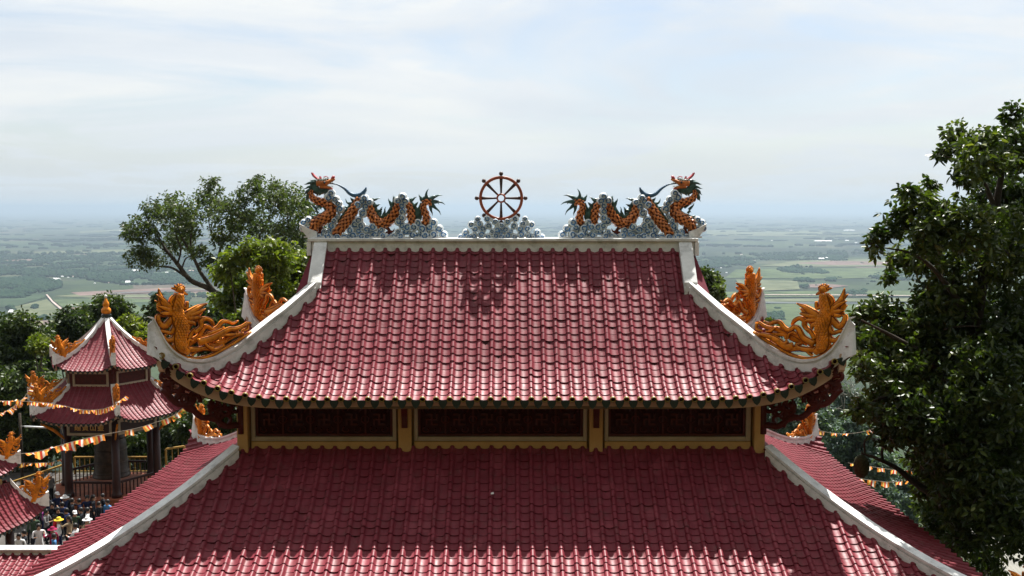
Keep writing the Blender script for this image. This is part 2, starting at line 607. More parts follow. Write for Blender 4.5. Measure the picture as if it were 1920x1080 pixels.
def field_mat(name, c1, c2):
    return mat(name, c1, 0.95, 0.05, var=0.15, vscale=0.012, col2=c2)


F_tan = field_mat('bare_soil_field', (0.124, 0.087, 0.069), (0.139, 0.096, 0.084))
F_grn = field_mat('green_crop_field', (0.050, 0.073, 0.031), (0.065, 0.087, 0.036))
F_lit = field_mat('light_crop_field', (0.084, 0.101, 0.050), (0.099, 0.106, 0.061))
F_drk = field_mat('dark_crop_field', (0.030, 0.048, 0.025), (0.034, 0.055, 0.028))
F_trk = field_mat('dirt_track_soil', (0.336, 0.266, 0.243), (0.360, 0.281, 0.252))
F_road = field_mat('dark_road_surface', (0.07, 0.08, 0.085), (0.08, 0.09, 0.09))
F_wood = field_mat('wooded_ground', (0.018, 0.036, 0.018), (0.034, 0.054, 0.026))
li = 0.4
for poly, mt in [
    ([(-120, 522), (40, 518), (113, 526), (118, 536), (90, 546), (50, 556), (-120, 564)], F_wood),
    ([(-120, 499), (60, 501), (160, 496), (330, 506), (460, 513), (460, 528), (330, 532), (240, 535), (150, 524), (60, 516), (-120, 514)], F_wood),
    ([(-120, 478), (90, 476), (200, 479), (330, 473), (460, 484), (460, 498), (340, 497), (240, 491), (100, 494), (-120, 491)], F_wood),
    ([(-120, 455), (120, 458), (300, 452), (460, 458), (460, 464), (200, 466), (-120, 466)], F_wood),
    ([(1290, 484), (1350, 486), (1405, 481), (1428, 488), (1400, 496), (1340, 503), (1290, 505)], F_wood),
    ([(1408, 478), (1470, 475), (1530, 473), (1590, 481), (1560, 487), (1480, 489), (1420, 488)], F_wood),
    ([(100, 556), (300, 540), (420, 541), (420, 556), (180, 559)], F_lit),
    ([(132, 549), (215, 545), (320, 540), (400, 543), (395, 550), (230, 553), (150, 555)], F_tan),
    ([(22, 577), (88, 562), (118, 585), (75, 600), (20, 600)], F_lit),
    ([(100, 563), (240, 560), (330, 565), (320, 590), (130, 588)], F_grn),
    ([(125, 578), (165, 575), (190, 582), (140, 586)], F_tan),
    ([(-60, 560), (80, 552), (86, 558), (30, 575), (-60, 580)], F_drk),
    ([(250, 568), (430, 566), (430, 580), (270, 582)], F_drk),
    ([(60, 604), (120, 600), (110, 612), (60, 612)], F_tan),
    ([(1420, 500), (1500, 489), (1640, 486), (1800, 488), (1800, 499), (1540, 501)], F_lit),
    ([(1490, 494), (1560, 490), (1690, 492), (1690, 497), (1560, 498)], F_tan),
    ([(1380, 506), (1700, 503), (1840, 516), (1560, 524), (1360, 522)], F_grn),
    ([(1503, 535), (1545, 533), (1592, 537), (1560, 541), (1508, 540)], F_tan),
    ([(1380, 525), (1495, 528), (1500, 544), (1390, 548)], F_lit),
    ([(1250, 550), (1620, 546), (1850, 548), (1850, 556), (1250, 560)], F_grn),
    ([(1250, 563), (1840, 560), (1840, 567), (1250, 568)], F_lit),
    ([(1200, 573), (1900, 571), (1900, 606), (1550, 612), (1200, 612)], F_grn),
    ([(1200, 618), (1500, 612), (1900, 615), (1900, 660), (1200, 660)], F_drk),
    ([(1325, 432), (1500, 433), (1640, 438), (1640, 444), (1325, 443)], F_lit),
    ([(60, 473), (250, 468), (250, 474), (70, 477)], F_lit),
    ([(10, 489), (60, 487), (60, 491), (10, 492)], F_tan),
    ([(0, 500), (22, 498), (24, 501), (0, 502)], F_tan),
    ([(150, 434), (230, 430), (232, 433), (150, 438)], F_lit),
]:
    sheet(poly, 'field', mt, li)
    li += 0.15
sheet([(86, 555), (89, 555), (101, 569), (120, 584), (114, 584), (97, 569)], 'dirt_track', F_trk, li + 1)
sheet([(1415, 568.2), (1500, 570.2), (1720, 571.2), (1720, 573), (1500, 572.4), (1415, 571)], 'road', F_road, li + 1.2)
sheet([(1415, 555), (1560, 555.5), (1720, 557), (1720, 558), (1560, 556.6), (1415, 556)], 'road', F_trk, li + 1.4)
sheet([(205, 552.2), (420, 543.6), (420, 545), (205, 553.6)], 'road', F_road, li + 1.6)

# ---- woods on the plain: low tree mounds, massed
ICO_V, ICO_F = None, None
_b = bmesh.new()
bmesh.ops.create_icosphere(_b, subdivisions=1, radius=1.0)
ICO_V = np.array([v.co for v in _b.verts])
ICO_F = np.array([[v.index for v in f.verts] for f in _b.faces])
_b.free()


def inside(px, py, poly):
    c = False
    j = len(poly) - 1
    for i in range(len(poly)):
        xi, yi = poly[i]
        xj, yj = poly[j]
        if (yi > py) != (yj > py) and px < (xj - xi) * (py - yi) / (yj - yi) + xi:
            c = not c
        j = i
    return c


wood_pts = []


def wood(poly, n, s=(5, 9)):
    xs = [p[0] for p in poly]
    ys = [p[1] for p in poly]
    k = 0
    tries = 0
    while k < n and tries < n * 30:
        tries += 1
        x, y = random.uniform(min(xs), max(xs)), random.uniform(min(ys), max(ys))
        if inside(x, y, poly):
            p = at_z(x, y, ZP)
            # patchy
            if math.sin(p.x * 0.021 + 1.3 * math.sin(p.y * 0.006)) + math.sin(p.y * 0.011 + p.x * 0.005) < random.uniform(-1.6, 0.4):
                continue
            wood_pts.append((p.x, p.y, random.uniform(*s)))
            k += 1


for poly, n in [
    ([(-80, 524), (60, 520), (115, 527), (112, 540), (88, 548), (40, 560), (-80, 562)], 2600),
    ([(-60, 500), (120, 497), (330, 505), (420, 512), (420, 533), (230, 535), (120, 520), (-60, 518)], 2600),
    ([(-60, 478), (90, 476), (240, 474), (420, 482), (420, 504), (200, 496), (-60, 494)], 2200),
    ([(60, 580), (65, 572), (70, 580)], 12), ([(15, 583), (20, 576), (26, 583)], 14),
    ([(62, 598), (98, 594), (96, 600), (64, 602)], 120),
    ([(280, 553), (420, 552), (420, 566), (300, 566)], 300),
    ([(1310, 484), (1400, 482), (1425, 489), (1400, 500), (1310, 505)], 700),
    ([(1411, 476), (1520, 473), (1587, 482), (1560, 489), (1420, 488)], 700),
    ([(1552, 470), (1588, 470), (1588, 489), (1556, 490)], 240),
    ([(1456, 506), (1490, 499), (1530, 502), (1552, 513), (1520, 517), (1470, 511)], 420),
    ([(1487, 526), (1515, 524), (1524, 529), (1495, 535)], 120),
    ([(1548, 524), (1565, 523), (1566, 528), (1550, 528)], 50),
    ([(1503, 538), (1514, 536), (1514, 541), (1504, 541)], 16),
    ([(1629, 520), (1670, 515), (1760, 512), (1760, 524), (1660, 527)], 300),
    ([(1585, 550), (1620, 547), (1622, 556), (1590, 557)], 60),
    ([(1415, 592), (1470, 590), (1470, 602), (1415, 604)], 120),
    ([(1310, 515), (1345, 508), (1345, 540), (1310, 550)], 400),
    ([(1590, 470), (1760, 466), (1760, 480), (1600, 478)], 300),
]:
    wood(poly, n)
for k in range(26):     # lone trees
    x, y = random.choice([(random.uniform(1420, 1700), random.uniform(492, 600)), (random.uniform(0, 400), random.uniform(540, 600))])
    p = at_z(x, y, ZP)
    for _ in range(random.randint(1, 4)):
        wood_pts.append((p.x + random.uniform(-9, 9), p.y + random.uniform(-9, 9), random.uniform(3.5, 6)))
for k in range(3000):   # the far belts, thinning into the haze
    y = 408 + 70 * random.random() ** 0.8
    x = random.uniform(-150, 2070)
    p = at_z(x, y, ZP)
    if math.sin(p.x * 0.0016 + 1.1) + 1.6 * math.sin(p.y * 0.0042 + 0.7 * math.sin(p.x * 0.0011)) > random.uniform(-0.3, 1.2):
        wood_pts.append((p.x, p.y, random.uniform(7, 11) * (1 + p.y / 18000)))
wp = np.array(wood_pts)
nW = len(wp)
far = np.clip((wp[:, 1] - 6500) / 3000, 0, 1)
sc_ = np.stack([wp[:, 2] * rng.uniform(0.9, 1.6, nW) * (1 + far * rng.uniform(1.5, 6, nW)), wp[:, 2] * rng.uniform(0.9, 1.4, nW), wp[:, 2] * rng.uniform(0.8, 1.15, nW) * (1 - 0.35 * far)], 1)
jit = rng.uniform(0.8, 1.2, (nW, len(ICO_V), 1))
V = ICO_V[None] * jit * sc_[:, None, :] + np.stack([wp[:, 0], wp[:, 1], ZP + 0.5 * wp[:, 2]], 1)[:, None, :]
F = (ICO_F[None] + (np.arange(nW) * len(ICO_V))[:, None, None]).reshape(-1, 3)
var = np.repeat(rng.uniform(0, 0.75, nW), len(ICO_V))
M['leaf_far'] = leaf_mat('far_tree_green', (0.012, 0.030, 0.018), (0.030, 0.054, 0.028), None, 0.0, 0.95, 0.0)
tag(link('far_woods', np_mesh('far_woods', V.reshape(-1, 3), F, M['leaf_far'], var)), kind='stuff')


def hillside_z(x, y):
    ye = 57 - 25 * clamp((x - 4) / 9) if y > 6 else 57
    if y > ye:
        return max(ZP - 6, ZC - 0.48 * (y - ye))
    if y > 6:
        return ZC
    if y > -3:
        return -1.7 + (ZC + 1.7) * (y + 3) / 9
    return min(105.0, -1.7 + (-3 - y) * 1.45) + (1.5 * math.sin(x * 0.21) + math.sin(y * 0.3 + x * 0.1)) * min(1, (-3 - y) / 10)  # mountain rise out of view behind the camera, steepened to block skylight


ys = [-420, -200, -110] + list(np.arange(-98, -3, 4.0)) + [-3, 0, 3, 6, 20, 40, 57] + list(np.arange(62, 200, 12)) + list(np.arange(210, 720, 60)) + [720]
xs = [-3000, -1000, -400, -200] + list(np.arange(-120, 121, 6.0)) + [200, 400, 1000, 3000]
V = [(x, y, hillside_z(x, y)) for y in ys for x in xs]
nx = len(xs)
F = [(j * nx + i, j * nx + i + 1, (j + 1) * nx + i + 1, (j + 1) * nx + i) for j in range(len(ys) - 1) for i in range(nx - 1)]
M['forest_floor'] = mat('forest_floor', (0.028, 0.030, 0.018), 0.95, 0.05, var=0.4, vscale=0.6, col2=(0.05, 0.048, 0.026))
tag(link('hillside', np_mesh('hillside', V, F, M['forest_floor'])), kind='structure')

mb = MB()
mb.add([(-40, 8, ZC + 0.01), (10.5, 8, ZC + 0.01), (10.5, 30, ZC + 0.01), (-6, 30, ZC + 0.01), (-6, 56.5, ZC + 0.01), (-40, 56.5, ZC + 0.01)], [(0, 1, 2, 3, 4, 5)])
tag(mb.build('courtyard_paving', M['paving']), kind='structure')

# ---- the air over the plain
hz = bpy.data.materials.new('haze_air')
hz.use_nodes = True
t = hz.node_tree
t.nodes.clear()
pv = N(t, 'ShaderNodeVolumePrincipled', i_Density=7.2e-5, i_Anisotropy=0.3)
pv.inputs['Color'].default_value = (0.42, 0.525, 0.635, 1)
ho = N(t, 'ShaderNodeOutputMaterial')
L(t, pv.outputs[0], ho.inputs['Volume'])
mb = MB()
mb.box(-70000, 70000, -600, 80000, ZP - 8, 112)
tag(mb.build('haze', hz), kind='stuff')

# ================================================================ TEMPLE
YC = 20.95
TW = 0.25            # one tile across
TL = 0.168           # exposed length of one tile


def prof(Y):
    tt = 20.6 - Y
    if tt < 1.7:
        return -0.89 - 1.11 * tt
    q = tt - 1.7
    return -0.89 - 1.887 - (1.11 * q - 0.366 * q * q)


def up_lift(u, v):
    return 1.05 * clamp(u) ** 3.5 * clamp(v) ** 1.5 if u < 1 else 1.05 * (1 + 3.0 * (u - 1)) * clamp(v) ** 1.5


def up_front(X, Y):
    """front (Y<YC) and, mirrored, rear slope of the upper roof"""
    return prof(Y) + up_lift((abs(X) - 3.0) / 3.35, (19.9 - Y) / 2.1)


def up_eave_y(X):
    return 17.91 - 0.16 * clamp((abs(X) - 3) / 3.35, 0, 1.1) ** 2


def up_side(X, Y):
    s = (abs(X) - 3.8) / 2.55
    dY = abs(Y - YC)
    return prof(19.9 - 2.15 * s) + up_lift(0.239 + 0.761 * (dY - 1.05) / 2.15, s)


UCX, UCY = 6.35, 17.75     # upper corner (plan)


def lo_prof(w):
    return -4.61 - 0.87 * w + 0.089 * w * w


def lo_z(w, along):
    """w: distance out from the wall; along: distance past the wall's corner line"""
    u = (along - 1.7) / 1.9
    return lo_prof(w) + 0.36 * clamp(u, 0, 1.15) ** 3.5 * clamp(w / 3.6, 0, 1.1)


WX, WY0, WY1 = 5.0, 18.6, 23.3
LE = 3.6


def lo_front(X, Y):
    return lo_z(WY0 - Y, abs(X) - WX)


def lo_side(X, Y):
    return lo_z(abs(X) - WX, abs(Y - YC) - 2.35)


# ---- one glazed tile: a roll and a pan, with a lip at its lower end
PROF = [(-.125, 0), (-.119, .026), (-.102, .046), (-.08, .052), (-.058, .046), (-.041, .026), (-.034, .0), (.0, -.014), (.045, -.02), (.095, -.014), (.125, 0)]
PROF_LOW = [(-.125, 0), (-.11, .038), (-.08, .052), (-.05, .038), (-.034, 0), (.045, -.02), (.125, 0)]


def tile_template(prof_, length):
    n = len(prof_)
    V, F, S = [], [], []
    for (y, dz) in ((length, -0.004), (0.0, 0.014)):
        for x, z in prof_:
            V.append((x, y, z + dz))
    for x, z in prof_:
        V.append((x, 0.0, z + 0.014))
    for x, z in prof_:
        V.append((x, 0.006, z - 0.010))
    for i in range(n - 1):
        F.append((n + i, n + i + 1, i + 1, i))
        S.append(True)
        F.append((3 * n + i, 3 * n + i + 1, 2 * n + i + 1, 2 * n + i))
        S.append(False)
    return np.array(V, float), np.array(F, np.int32), np.array(S)


T_FINE = tile_template(PROF, TL + 0.02)
T_LOW = tile_template(PROF_LOW, TL + 0.02)


def tile_frames(P, cols, t0, t1, step=TL, width=TW):
    """4x4 frames (lower edge of each tile) over a slope P(a,t), t growing downhill"""
    out = []
    for a in cols:
        ta, tb = t0(a), t1(a)
        if tb - ta < 0.05:
            continue
        ts = np.linspace(ta, tb, 48)
        pts = np.array([P(a, t_) for t_ in ts])
        cum = np.r_[0, np.cumsum(np.linalg.norm(np.diff(pts, axis=0), axis=1))]
        tot = cum[-1]
        n = int(round(tot / step + 0.2))
        for k in range(n):
            sl = tot - k * step
            if sl < 0.04:
                break
            su = max(0.0, sl - step)
            tl_, tu_ = np.interp(sl, cum, ts), np.interp(su, cum, ts)
            pl, pu = np.array(P(a, tl_)), np.array(P(a, tu_))
            y = (pu - pl) / np.linalg.norm(pu - pl)
            tm = 0.5 * (tl_ + tu_)
            x = (np.array(P(a + width / 2, tm)) - np.array(P(a - width / 2, tm))) / width
            nn = np.cross(x, y)
            if nn[2] < 0:
                x, nn = -x, -nn
            nn /= np.linalg.norm(nn)
            M4 = np.eye(4)
            if sl < step:
                y = y * (sl + 0.01) / (step + 0.02)
            M4[:3, 0], M4[:3, 1], M4[:3, 2], M4[:3, 3] = x, y, nn, pl
            out.append(M4)
    return out


def jitter_frame(M4):
    M4 = M4.copy()
    M4[:3, 3] += M4[:3, 2] * rng.normal(0, 0.003) + M4[:3, 1] * rng.normal(0, 0.006)
    a = rng.normal(0, 0.018)
    x, y = M4[:3, 0].copy(), M4[:3, 1].copy()
    M4[:3, 0], M4[:3, 1] = x * math.cos(a) + y * math.sin(a), y * math.cos(a) - x * math.sin(a)
    M4[:3, 1] += M4[:3, 2] * rng.normal(0, 0.012)
    return M4


def tiles_mesh(name, frames, template, material, scale=1.0):
    V0, F0, S0 = template
    A = np.array(frames)
    V = np.einsum('nij,vj->nvi', A[:, :3, :3], V0 * scale) + A[:, None, :3, 3]
    F = F0[None] + (np.arange(len(A)) * len(V0))[:, None, None]
    return np_mesh(name, V.reshape(-1, 3), F.reshape(-1, 4), material, smooth=np.tile(S0, len(A)))


def grid_mesh(name, P, cols, t0, t1, nt, material, dz=0.0):
    V, F = [], []
    for a in cols:
        ta, tb = t0(a), max(t0(a) + 1e-3, t1(a))
        for k in range(nt):
            p = P(a, ta + (tb - ta) * k / (nt - 1))
            V.append((p[0], p[1], p[2] + dz))
    for i in range(len(cols) - 1):
        for k in range(nt - 1):
            F.append((i * nt + k, i * nt + k + 1, (i + 1) * nt + k + 1, (i + 1) * nt + k))
    return np_mesh(name, V, F, material)


temple = empty('temple', (0, YC, ZC))
tag(temple, 'two-tier temple hall with curved dark red tiled roofs and white ridges', 'temple')


def T_mesh(name, me, parent=None):
    """link a world-coordinate mesh under the temple"""
    o = link(name, me, parent if parent is not None else temple)
    o.matrix_parent_inverse = Matrix.Translation((0, -YC, -ZC))if parent is None else Matrix.Identity(4)
    return o


def T_build(mb_, name, mats, parent=None):
    o = mb_.build(name, mats, parent if parent is not None else temple)
    o.matrix_parent_inverse = Matrix.Translation((0, -YC, -ZC)) if parent is None else Matrix.Identity(4)
    return o


def P_uf(a, t_): return (a, -t_, up_front(a, -t_))
def P_ur(a, t_): return (a, 2 * YC + t_, up_front(a, -t_))
def up_t0(a): return -20.62 if abs(a) <= 3.72 else -(19.9 - (abs(a) - 3.8) * 2.15 / 2.55 + 0.04)
def up_t1(a): return -up_eave_y(a)


cols_u = [TW * (i + 0.5) for i in range(-26, 26) if abs(TW * (i + 0.5)) < 6.45]
edge_u = np.linspace(-6.3, 6.3, 85)


def P_us(sgn):
    return lambda a, t_: (sgn * t_, a, up_side(t_, a))


def us_t0(a): return 3.8 + 2.55 * max(0.0, (abs(a - YC) - 1.05) / 2.15) - 0.02
def us_t1(a): return 6.2 + 0.15 * clamp(0.239 + 0.761 * (abs(a - YC) - 1.05) / 2.15, 0, 1.1) ** 2


cols_s = [YC + TW * (i + 0.5) for i in range(-14, 14) if abs(TW * (i + 0.5)) < 3.22]
edge_s = np.linspace(YC - 3.18, YC + 3.18, 41)

upper_roof = T_mesh('upper_roof', grid_mesh('upper_roof', P_uf, edge_u, up_t0, up_t1, 24, M['deck'], -0.035))
f_uf = [jitter_frame(m_) for m_ in tile_frames(P_uf, cols_u, up_t0, up_t1)]
f_ur = tile_frames(P_ur, cols_u, up_t0, up_t1)
f_us = tile_frames(P_us(-1), cols_s, us_t0, us_t1) + tile_frames(P_us(1), cols_s, us_t0, us_t1)

lower_cols = [TW * (i + 0.5) for i in range(-36, 36) if abs(TW * (i + 0.5)) < 8.65]
def P_lf(a, t_): return (a, -t_, lo_front(a, -t_))
def P_lr(a, t_): return (a, 2 * YC + t_, lo_front(a, -t_))
def lf_t0(a): return -WY0 + max(0.0, abs(a) - WX) - 0.03
def lf_t1(a): return -(WY0 - LE - 0.1 * clamp((abs(a) - WX) / 3.6, 0, 1.05) ** 2)
def P_ls(sgn): return lambda a, t_: (sgn * t_, a, lo_side(t_, a))
def ls_t0(a): return WX + max(0.0, abs(a - YC) - 2.35) - 0.03
def ls_t1(a): return WX + LE + 0.1 * clamp((abs(a - YC) - 2.35) / 3.6, 0, 1.05) ** 2


cols_ls = [YC + TW * (i + 0.5) for i in range(-25, 25) if abs(TW * (i + 0.5)) < 6.0]
lower_roof = T_mesh('lower_roof', grid_mesh('lower_roof', P_lf, np.linspace(-8.6, 8.6, 87), lf_t0, lf_t1, 20, M['deck'], -0.035))
f_lf = [jitter_frame(m_) for m_ in tile_frames(P_lf, lower_cols, lf_t0, lf_t1)]
f_lr = tile_frames(P_lr, lower_cols, lf_t0, lf_t1)
f_ls = tile_frames(P_ls(-1), cols_ls, ls_t0, ls_t1) + tile_frames(P_ls(1), cols_ls, ls_t0, ls_t1)
for o_, me in ((upper_roof, grid_mesh('roof_deck', P_ur, edge_u, up_t0, up_t1, 16, M['deck'], -0.035)),
               (upper_roof, grid_mesh('roof_deck', P_us(-1), edge_s, us_t0, us_t1, 12, M['deck'], -0.035)),
               (upper_roof, grid_mesh('roof_deck', P_us(1), edge_s, us_t0, us_t1, 12, M['deck'], -0.035)),
               (lower_roof, grid_mesh('roof_deck', P_lr, np.linspace(-8.6, 8.6, 45), lf_t0, lf_t1, 12, M['deck'], -0.035)),
               (lower_roof, grid_mesh('roof_deck', P_ls(-1), np.linspace(YC - 5.95, YC + 5.95, 61), ls_t0, ls_t1, 16, M['deck'], -0.035)),
               (lower_roof, grid_mesh('roof_deck', P_ls(1), np.linspace(YC - 5.95, YC + 5.95, 61), ls_t0, ls_t1, 16, M['deck'], -0.035))):
    T_mesh('roof_deck', me, o_)

# the 300 tiles that show largest are objects; the rest is massed
def tile_area(M4):
    c = M4[:3, 3] + M4[:3, 1] * TL / 2
    x, y, D = to_px(c)
    if not (20 < x < 1900 and 475 < y < 1072) or np.linalg.norm(M4[:3, 1]) < 0.95:
        return 0
    x0, y0, _ = to_px(c - M4[:3, 0] * TW / 2)
    x1, y1, _ = to_px(c + M4[:3, 0] * TW / 2)
    x2, y2, _ = to_px(M4[:3, 3])
    x3, y3, _ = to_px(M4[:3, 3] + M4[:3, 1] * TL)
    return abs((x1 - x0) * (y3 - y2) - (x3 - x2) * (y1 - y0))


cand = [(tile_area(m_), 'u', i) for i, m_ in enumerate(f_uf)] + [(tile_area(m_), 'l', i) for i, m_ in enumerate(f_lf)]
cand.sort(reverse=True)
pick = cand[:300]
tile_me = np_mesh('roof_tile', T_FINE[0], T_FINE[1], M['tile'], smooth=T_FINE[2])
for fr, key, par in ((f_uf, 'u', upper_roof), (f_lf, 'l', lower_roof)):
    chosen = {i for _, k_, i in pick if k_ == key}
    for i in sorted(chosen):
        o = link('roof_tile', tile_me, par)
        m4 = fr[i].copy()
        x = m4[:3, 0] - m4[:3, 1] * np.dot(m4[:3, 0], m4[:3, 1]) / np.dot(m4[:3, 1], m4[:3, 1])
        y = m4[:3, 1] / np.linalg.norm(m4[:3, 1])
        z = np.cross(x, y)
        m4[:3, 0], m4[:3, 1], m4[:3, 2] = x / np.linalg.norm(x), y, z / np.linalg.norm(z)
        o.matrix_local = Matrix(m4.tolist())
    rest = [m_ for i, m_ in enumerate(fr) if i not in chosen]
    tag(T_mesh('tile_courses', tiles_mesh('tile_courses', rest, T_FINE, M['tile']), par), kind='stuff')
tag(T_mesh('tile_courses', tiles_mesh('tile_courses', f_ur + f_us, T_LOW, M['tile']), upper_roof), kind='stuff')
tag(T_mesh('tile_courses', tiles_mesh('tile_courses', f_ls, T_FINE, M['tile']), lower_roof), kind='stuff')
tag(T_mesh('tile_courses', tiles_mesh('tile_courses', f_lr, T_LOW, M['tile']), lower_roof), kind='stuff')

# roll ends and drip tiles along the front eave of the upper roof
_m = MB()
_m.lathe([(0.054, -0.03), (0.058, 0.0), (0.056, 0.018), (0.040, 0.018), (0.038, -0.012)], sides=14, cap=False)
_m.lathe([(0.0385, -0.012), (0.001, -0.016)], sides=14, mi=1)
rollend = _m.build('roll_end', [M['olive'], M['hollow']])
bpy.data.objects.remove(rollend)
rollend_me = bpy.data.meshes['roll_end']
_m = MB()
pts = [(-.082, .012), (-.075, -.05), (-.05, -.105), (0, -.15), (.05, -.105), (.075, -.05), (.082, .012)]
_m.add([(x, y0, z) for y0 in (-.012, .012) for x, z in pts],
       [tuple(range(6, -1, -1)), tuple(range(7, 14))] + [(i, (i + 1) % 7, 7 + (i + 1) % 7, 7 + i) for i in range(7)])
ar = [(-.055, 0), (-.045, -.05), (0, -.105), (.045, -.05), (.055, 0)]
_m.add([(x, y0, z) for y0 in (-.02, -.011) for x, z in ar], [(4, 3, 2, 1, 0)] + [(i, (i + 1) % 5, 5 + (i + 1) % 5, 5 + i) for i in range(5)])
o = _m.build('drip_tile', M['green'])
drip_me = o.data
bpy.data.objects.remove(o)


def eave_trim(P, cols, t1, parent, facing, drip=True):
    for a in cols:
        t_ = t1(a)
        p = Vector(P(a, t_))
        q = Vector(P(a, t_ - 0.1))
        y = (q - p).normalized()
        x = (Vector(P(a + 0.1, t_)) - Vector(P(a - 0.1, t_))).normalized()
        n = x.cross(y)
        if n.z < 0:
            x, n = -x, -n
        n.normalize()
        c = p + x * -0.08 + n * 0.02 - y * 0.012
        o = link('roll_end', rollend_me, parent)
        o.matrix_local = Matrix((( *x.cross(y).cross(-y)[:], ), (0, 0, 0), (0, 0, 0))).to_4x4() if False else Matrix.Translation(c) @ (-y).to_track_quat('Z', 'X').to_matrix().to_4x4()
        if drip:
            d = link('drip_tile', drip_me, parent)
            m3 = Matrix((x, (Vector((0, 0, 1)).cross(x)).normalized(), Vector((0, 0, 1)))).transposed()
            d.matrix_local = Matrix.Translation(p + x * 0.045 - n * 0.012 + Vector((0, 0, -0.004)) - y * 0.004) @ m3.to_4x4()


eave_trim(P_uf, [a for a in cols_u if abs(a) < 6.3], up_t1, upper_roof, -1)


def fascia(P, cols, t1, inset, h0, th, material, parent, name='fascia_board'):
    """board following an eave, set back under it"""
    m_ = MB()
    vs = []
    for a in cols:
        p = Vector(P(a, t1(a) - inset))
        q = Vector(P(a, t1(a) - inset - th))
        z = p.z - 0.06
        h = h0 * (0.5 + 0.6 * clamp(abs(p.x) / 6.3) ** 2) if name == 'fascia_board' else h0
        vs += [(p.x, p.y, z), (p.x, p.y, z - h), (q.x, q.y, z - h), (q.x, q.y, z)]
    fs = []
    for i in range(len(cols) - 1):
        for k in range(4):
            fs.append((i * 4 + k, i * 4 + (k + 1) % 4, (i + 1) * 4 + (k + 1) % 4, (i + 1) * 4 + k))
    fs += [(0, 1, 2, 3), tuple(len(vs) - 4 + k for k in (3, 2, 1, 0))]
    m_.add(vs, fs)
    return T_build(m_, name, material, parent)


fascia(P_uf, edge_u, up_t1, 0.10, 0.22, 0.1, M['pinkcream'], upper_roof)
fascia(P_ur, edge_u, up_t1, 0.10, 0.22, 0.1, M['pinkcream'], upper_roof)
fascia(P_us(-1), edge_s, us_t1, 0.10, 0.27, 0.1, M['pinkcream'], upper_roof)
fascia(P_us(1), edge_s, us_t1, 0.10, 0.27, 0.1, M['pinkcream'], upper_roof)
fascia(P_lf, np.linspace(-8.55, 8.55, 61), lf_t1, 0.10, 0.2, 0.1, M['pinkcream'], lower_roof)
fascia(P_ls(-1), np.linspace(YC - 5.9, YC + 5.9, 41), ls_t1, 0.10, 0.2, 0.1, M['pinkcream'], lower_roof)
fascia(P_ls(1), np.linspace(YC - 5.9, YC + 5.9, 41), ls_t1, 0.10, 0.2, 0.1, M['pinkcream'], lower_roof)
# soffit under the upper roof: decks dropped below the rafters
for P, cols, t0, t1 in ((P_uf, edge_u, up_t0, up_t1), (P_us(-1), edge_s, us_t0, us_t1), (P_us(1), edge_s, us_t0, us_t1), (P_ur, edge_u, up_t0, up_t1)):
    T_mesh('soffit', grid_mesh('soffit', P, cols, t0, lambda a, f=t1: f(a) - 0.2, 12, M['pinkcream'], -0.30), upper_roof)

# ---- ridge beam
mb = MB()
mb.box(-4.0, 4.0, 20.60, 21.30, -0.98, -0.70, bev=0.012)
mb.box(-4.07, 4.07, 20.555, 21.345, -0.698, -0.63, bev=0.012)
for s in (-1, 1):
    a, b = sorted((s * 4.003, s * 4.09))
    mb.box(a, b, 20.565, 21.335, -0.99, -0.701, bev=0.01)
T_build(mb, 'ridge_beam', M['white'])
for s in (-1, 1):
    mb = MB()
    pr = [(3.92, -.63), (4.10, -.63), (4.19, -.52), (4.27, -.36), (4.285, -.33), (4.22, -.36), (4.08, -.44), (3.92, -.5)]
    n = len(pr)
    mb.add([(s * x, y, z + 0.002) for y in (20.76, 21.12) for x, z in pr], [tuple(range(n)), tuple(range(2 * n - 1, n - 1, -1))] + [(i, n + i, n + (i + 1) % n, (i + 1) % n) for i in range(n)])
    T_build(mb, 'ridge_horn', M['white'])

# ---- traced section of a hip ridge: u = metres in from the corner, v = world height
DIAG = Vector((2.55, 2.15, 0)).normalized()


def hip_uv(px, py):
    """pixel of the photograph -> (u, v) in the vertical plane of the front left upper hip"""
    o, d = Vector((CAMX, 0, 0)), ray(px, py)
    c0 = Vector((-UCX, UCY, 0))
    nrm = Vector((DIAG.y, -DIAG.x, 0))
    k = (c0 - o).dot(nrm) / d.dot(nrm)
    p = o + d * k
    return (p - c0).dot(DIAG), p.z


top_tr = [(284, 589), (288, 596), (297, 616), (310, 643), (327, 660), (349, 671), (377, 674), (404, 667), (438, 649), (465, 628), (502, 599), (538, 572), (590, 543)]
TOP = [hip_uv(*p) for p in top_tr]


def upper_hip_z(u):
    s = 1 - u / 3.335
    return up_front(3.8 + 2.55 * s, 19.9 - 2.15 * s)


us_ = [p[0] for p in TOP]
vs_ = [p[1] for p in TOP]
CAP_U = np.linspace(-0.06, 3.33, 40)
CAP_TOP = np.interp(CAP_U, us_, vs_)
CAP_H = np.array([max(0.16, tv - upper_hip_z(u)) for u, tv in zip(CAP_U, CAP_TOP)])


def cap_h(u):
    return float(np.interp(u, CAP_U, CAP_H)) if u < 1.6 else max(0.2, float(np.interp(u, CAP_U, CAP_H)))


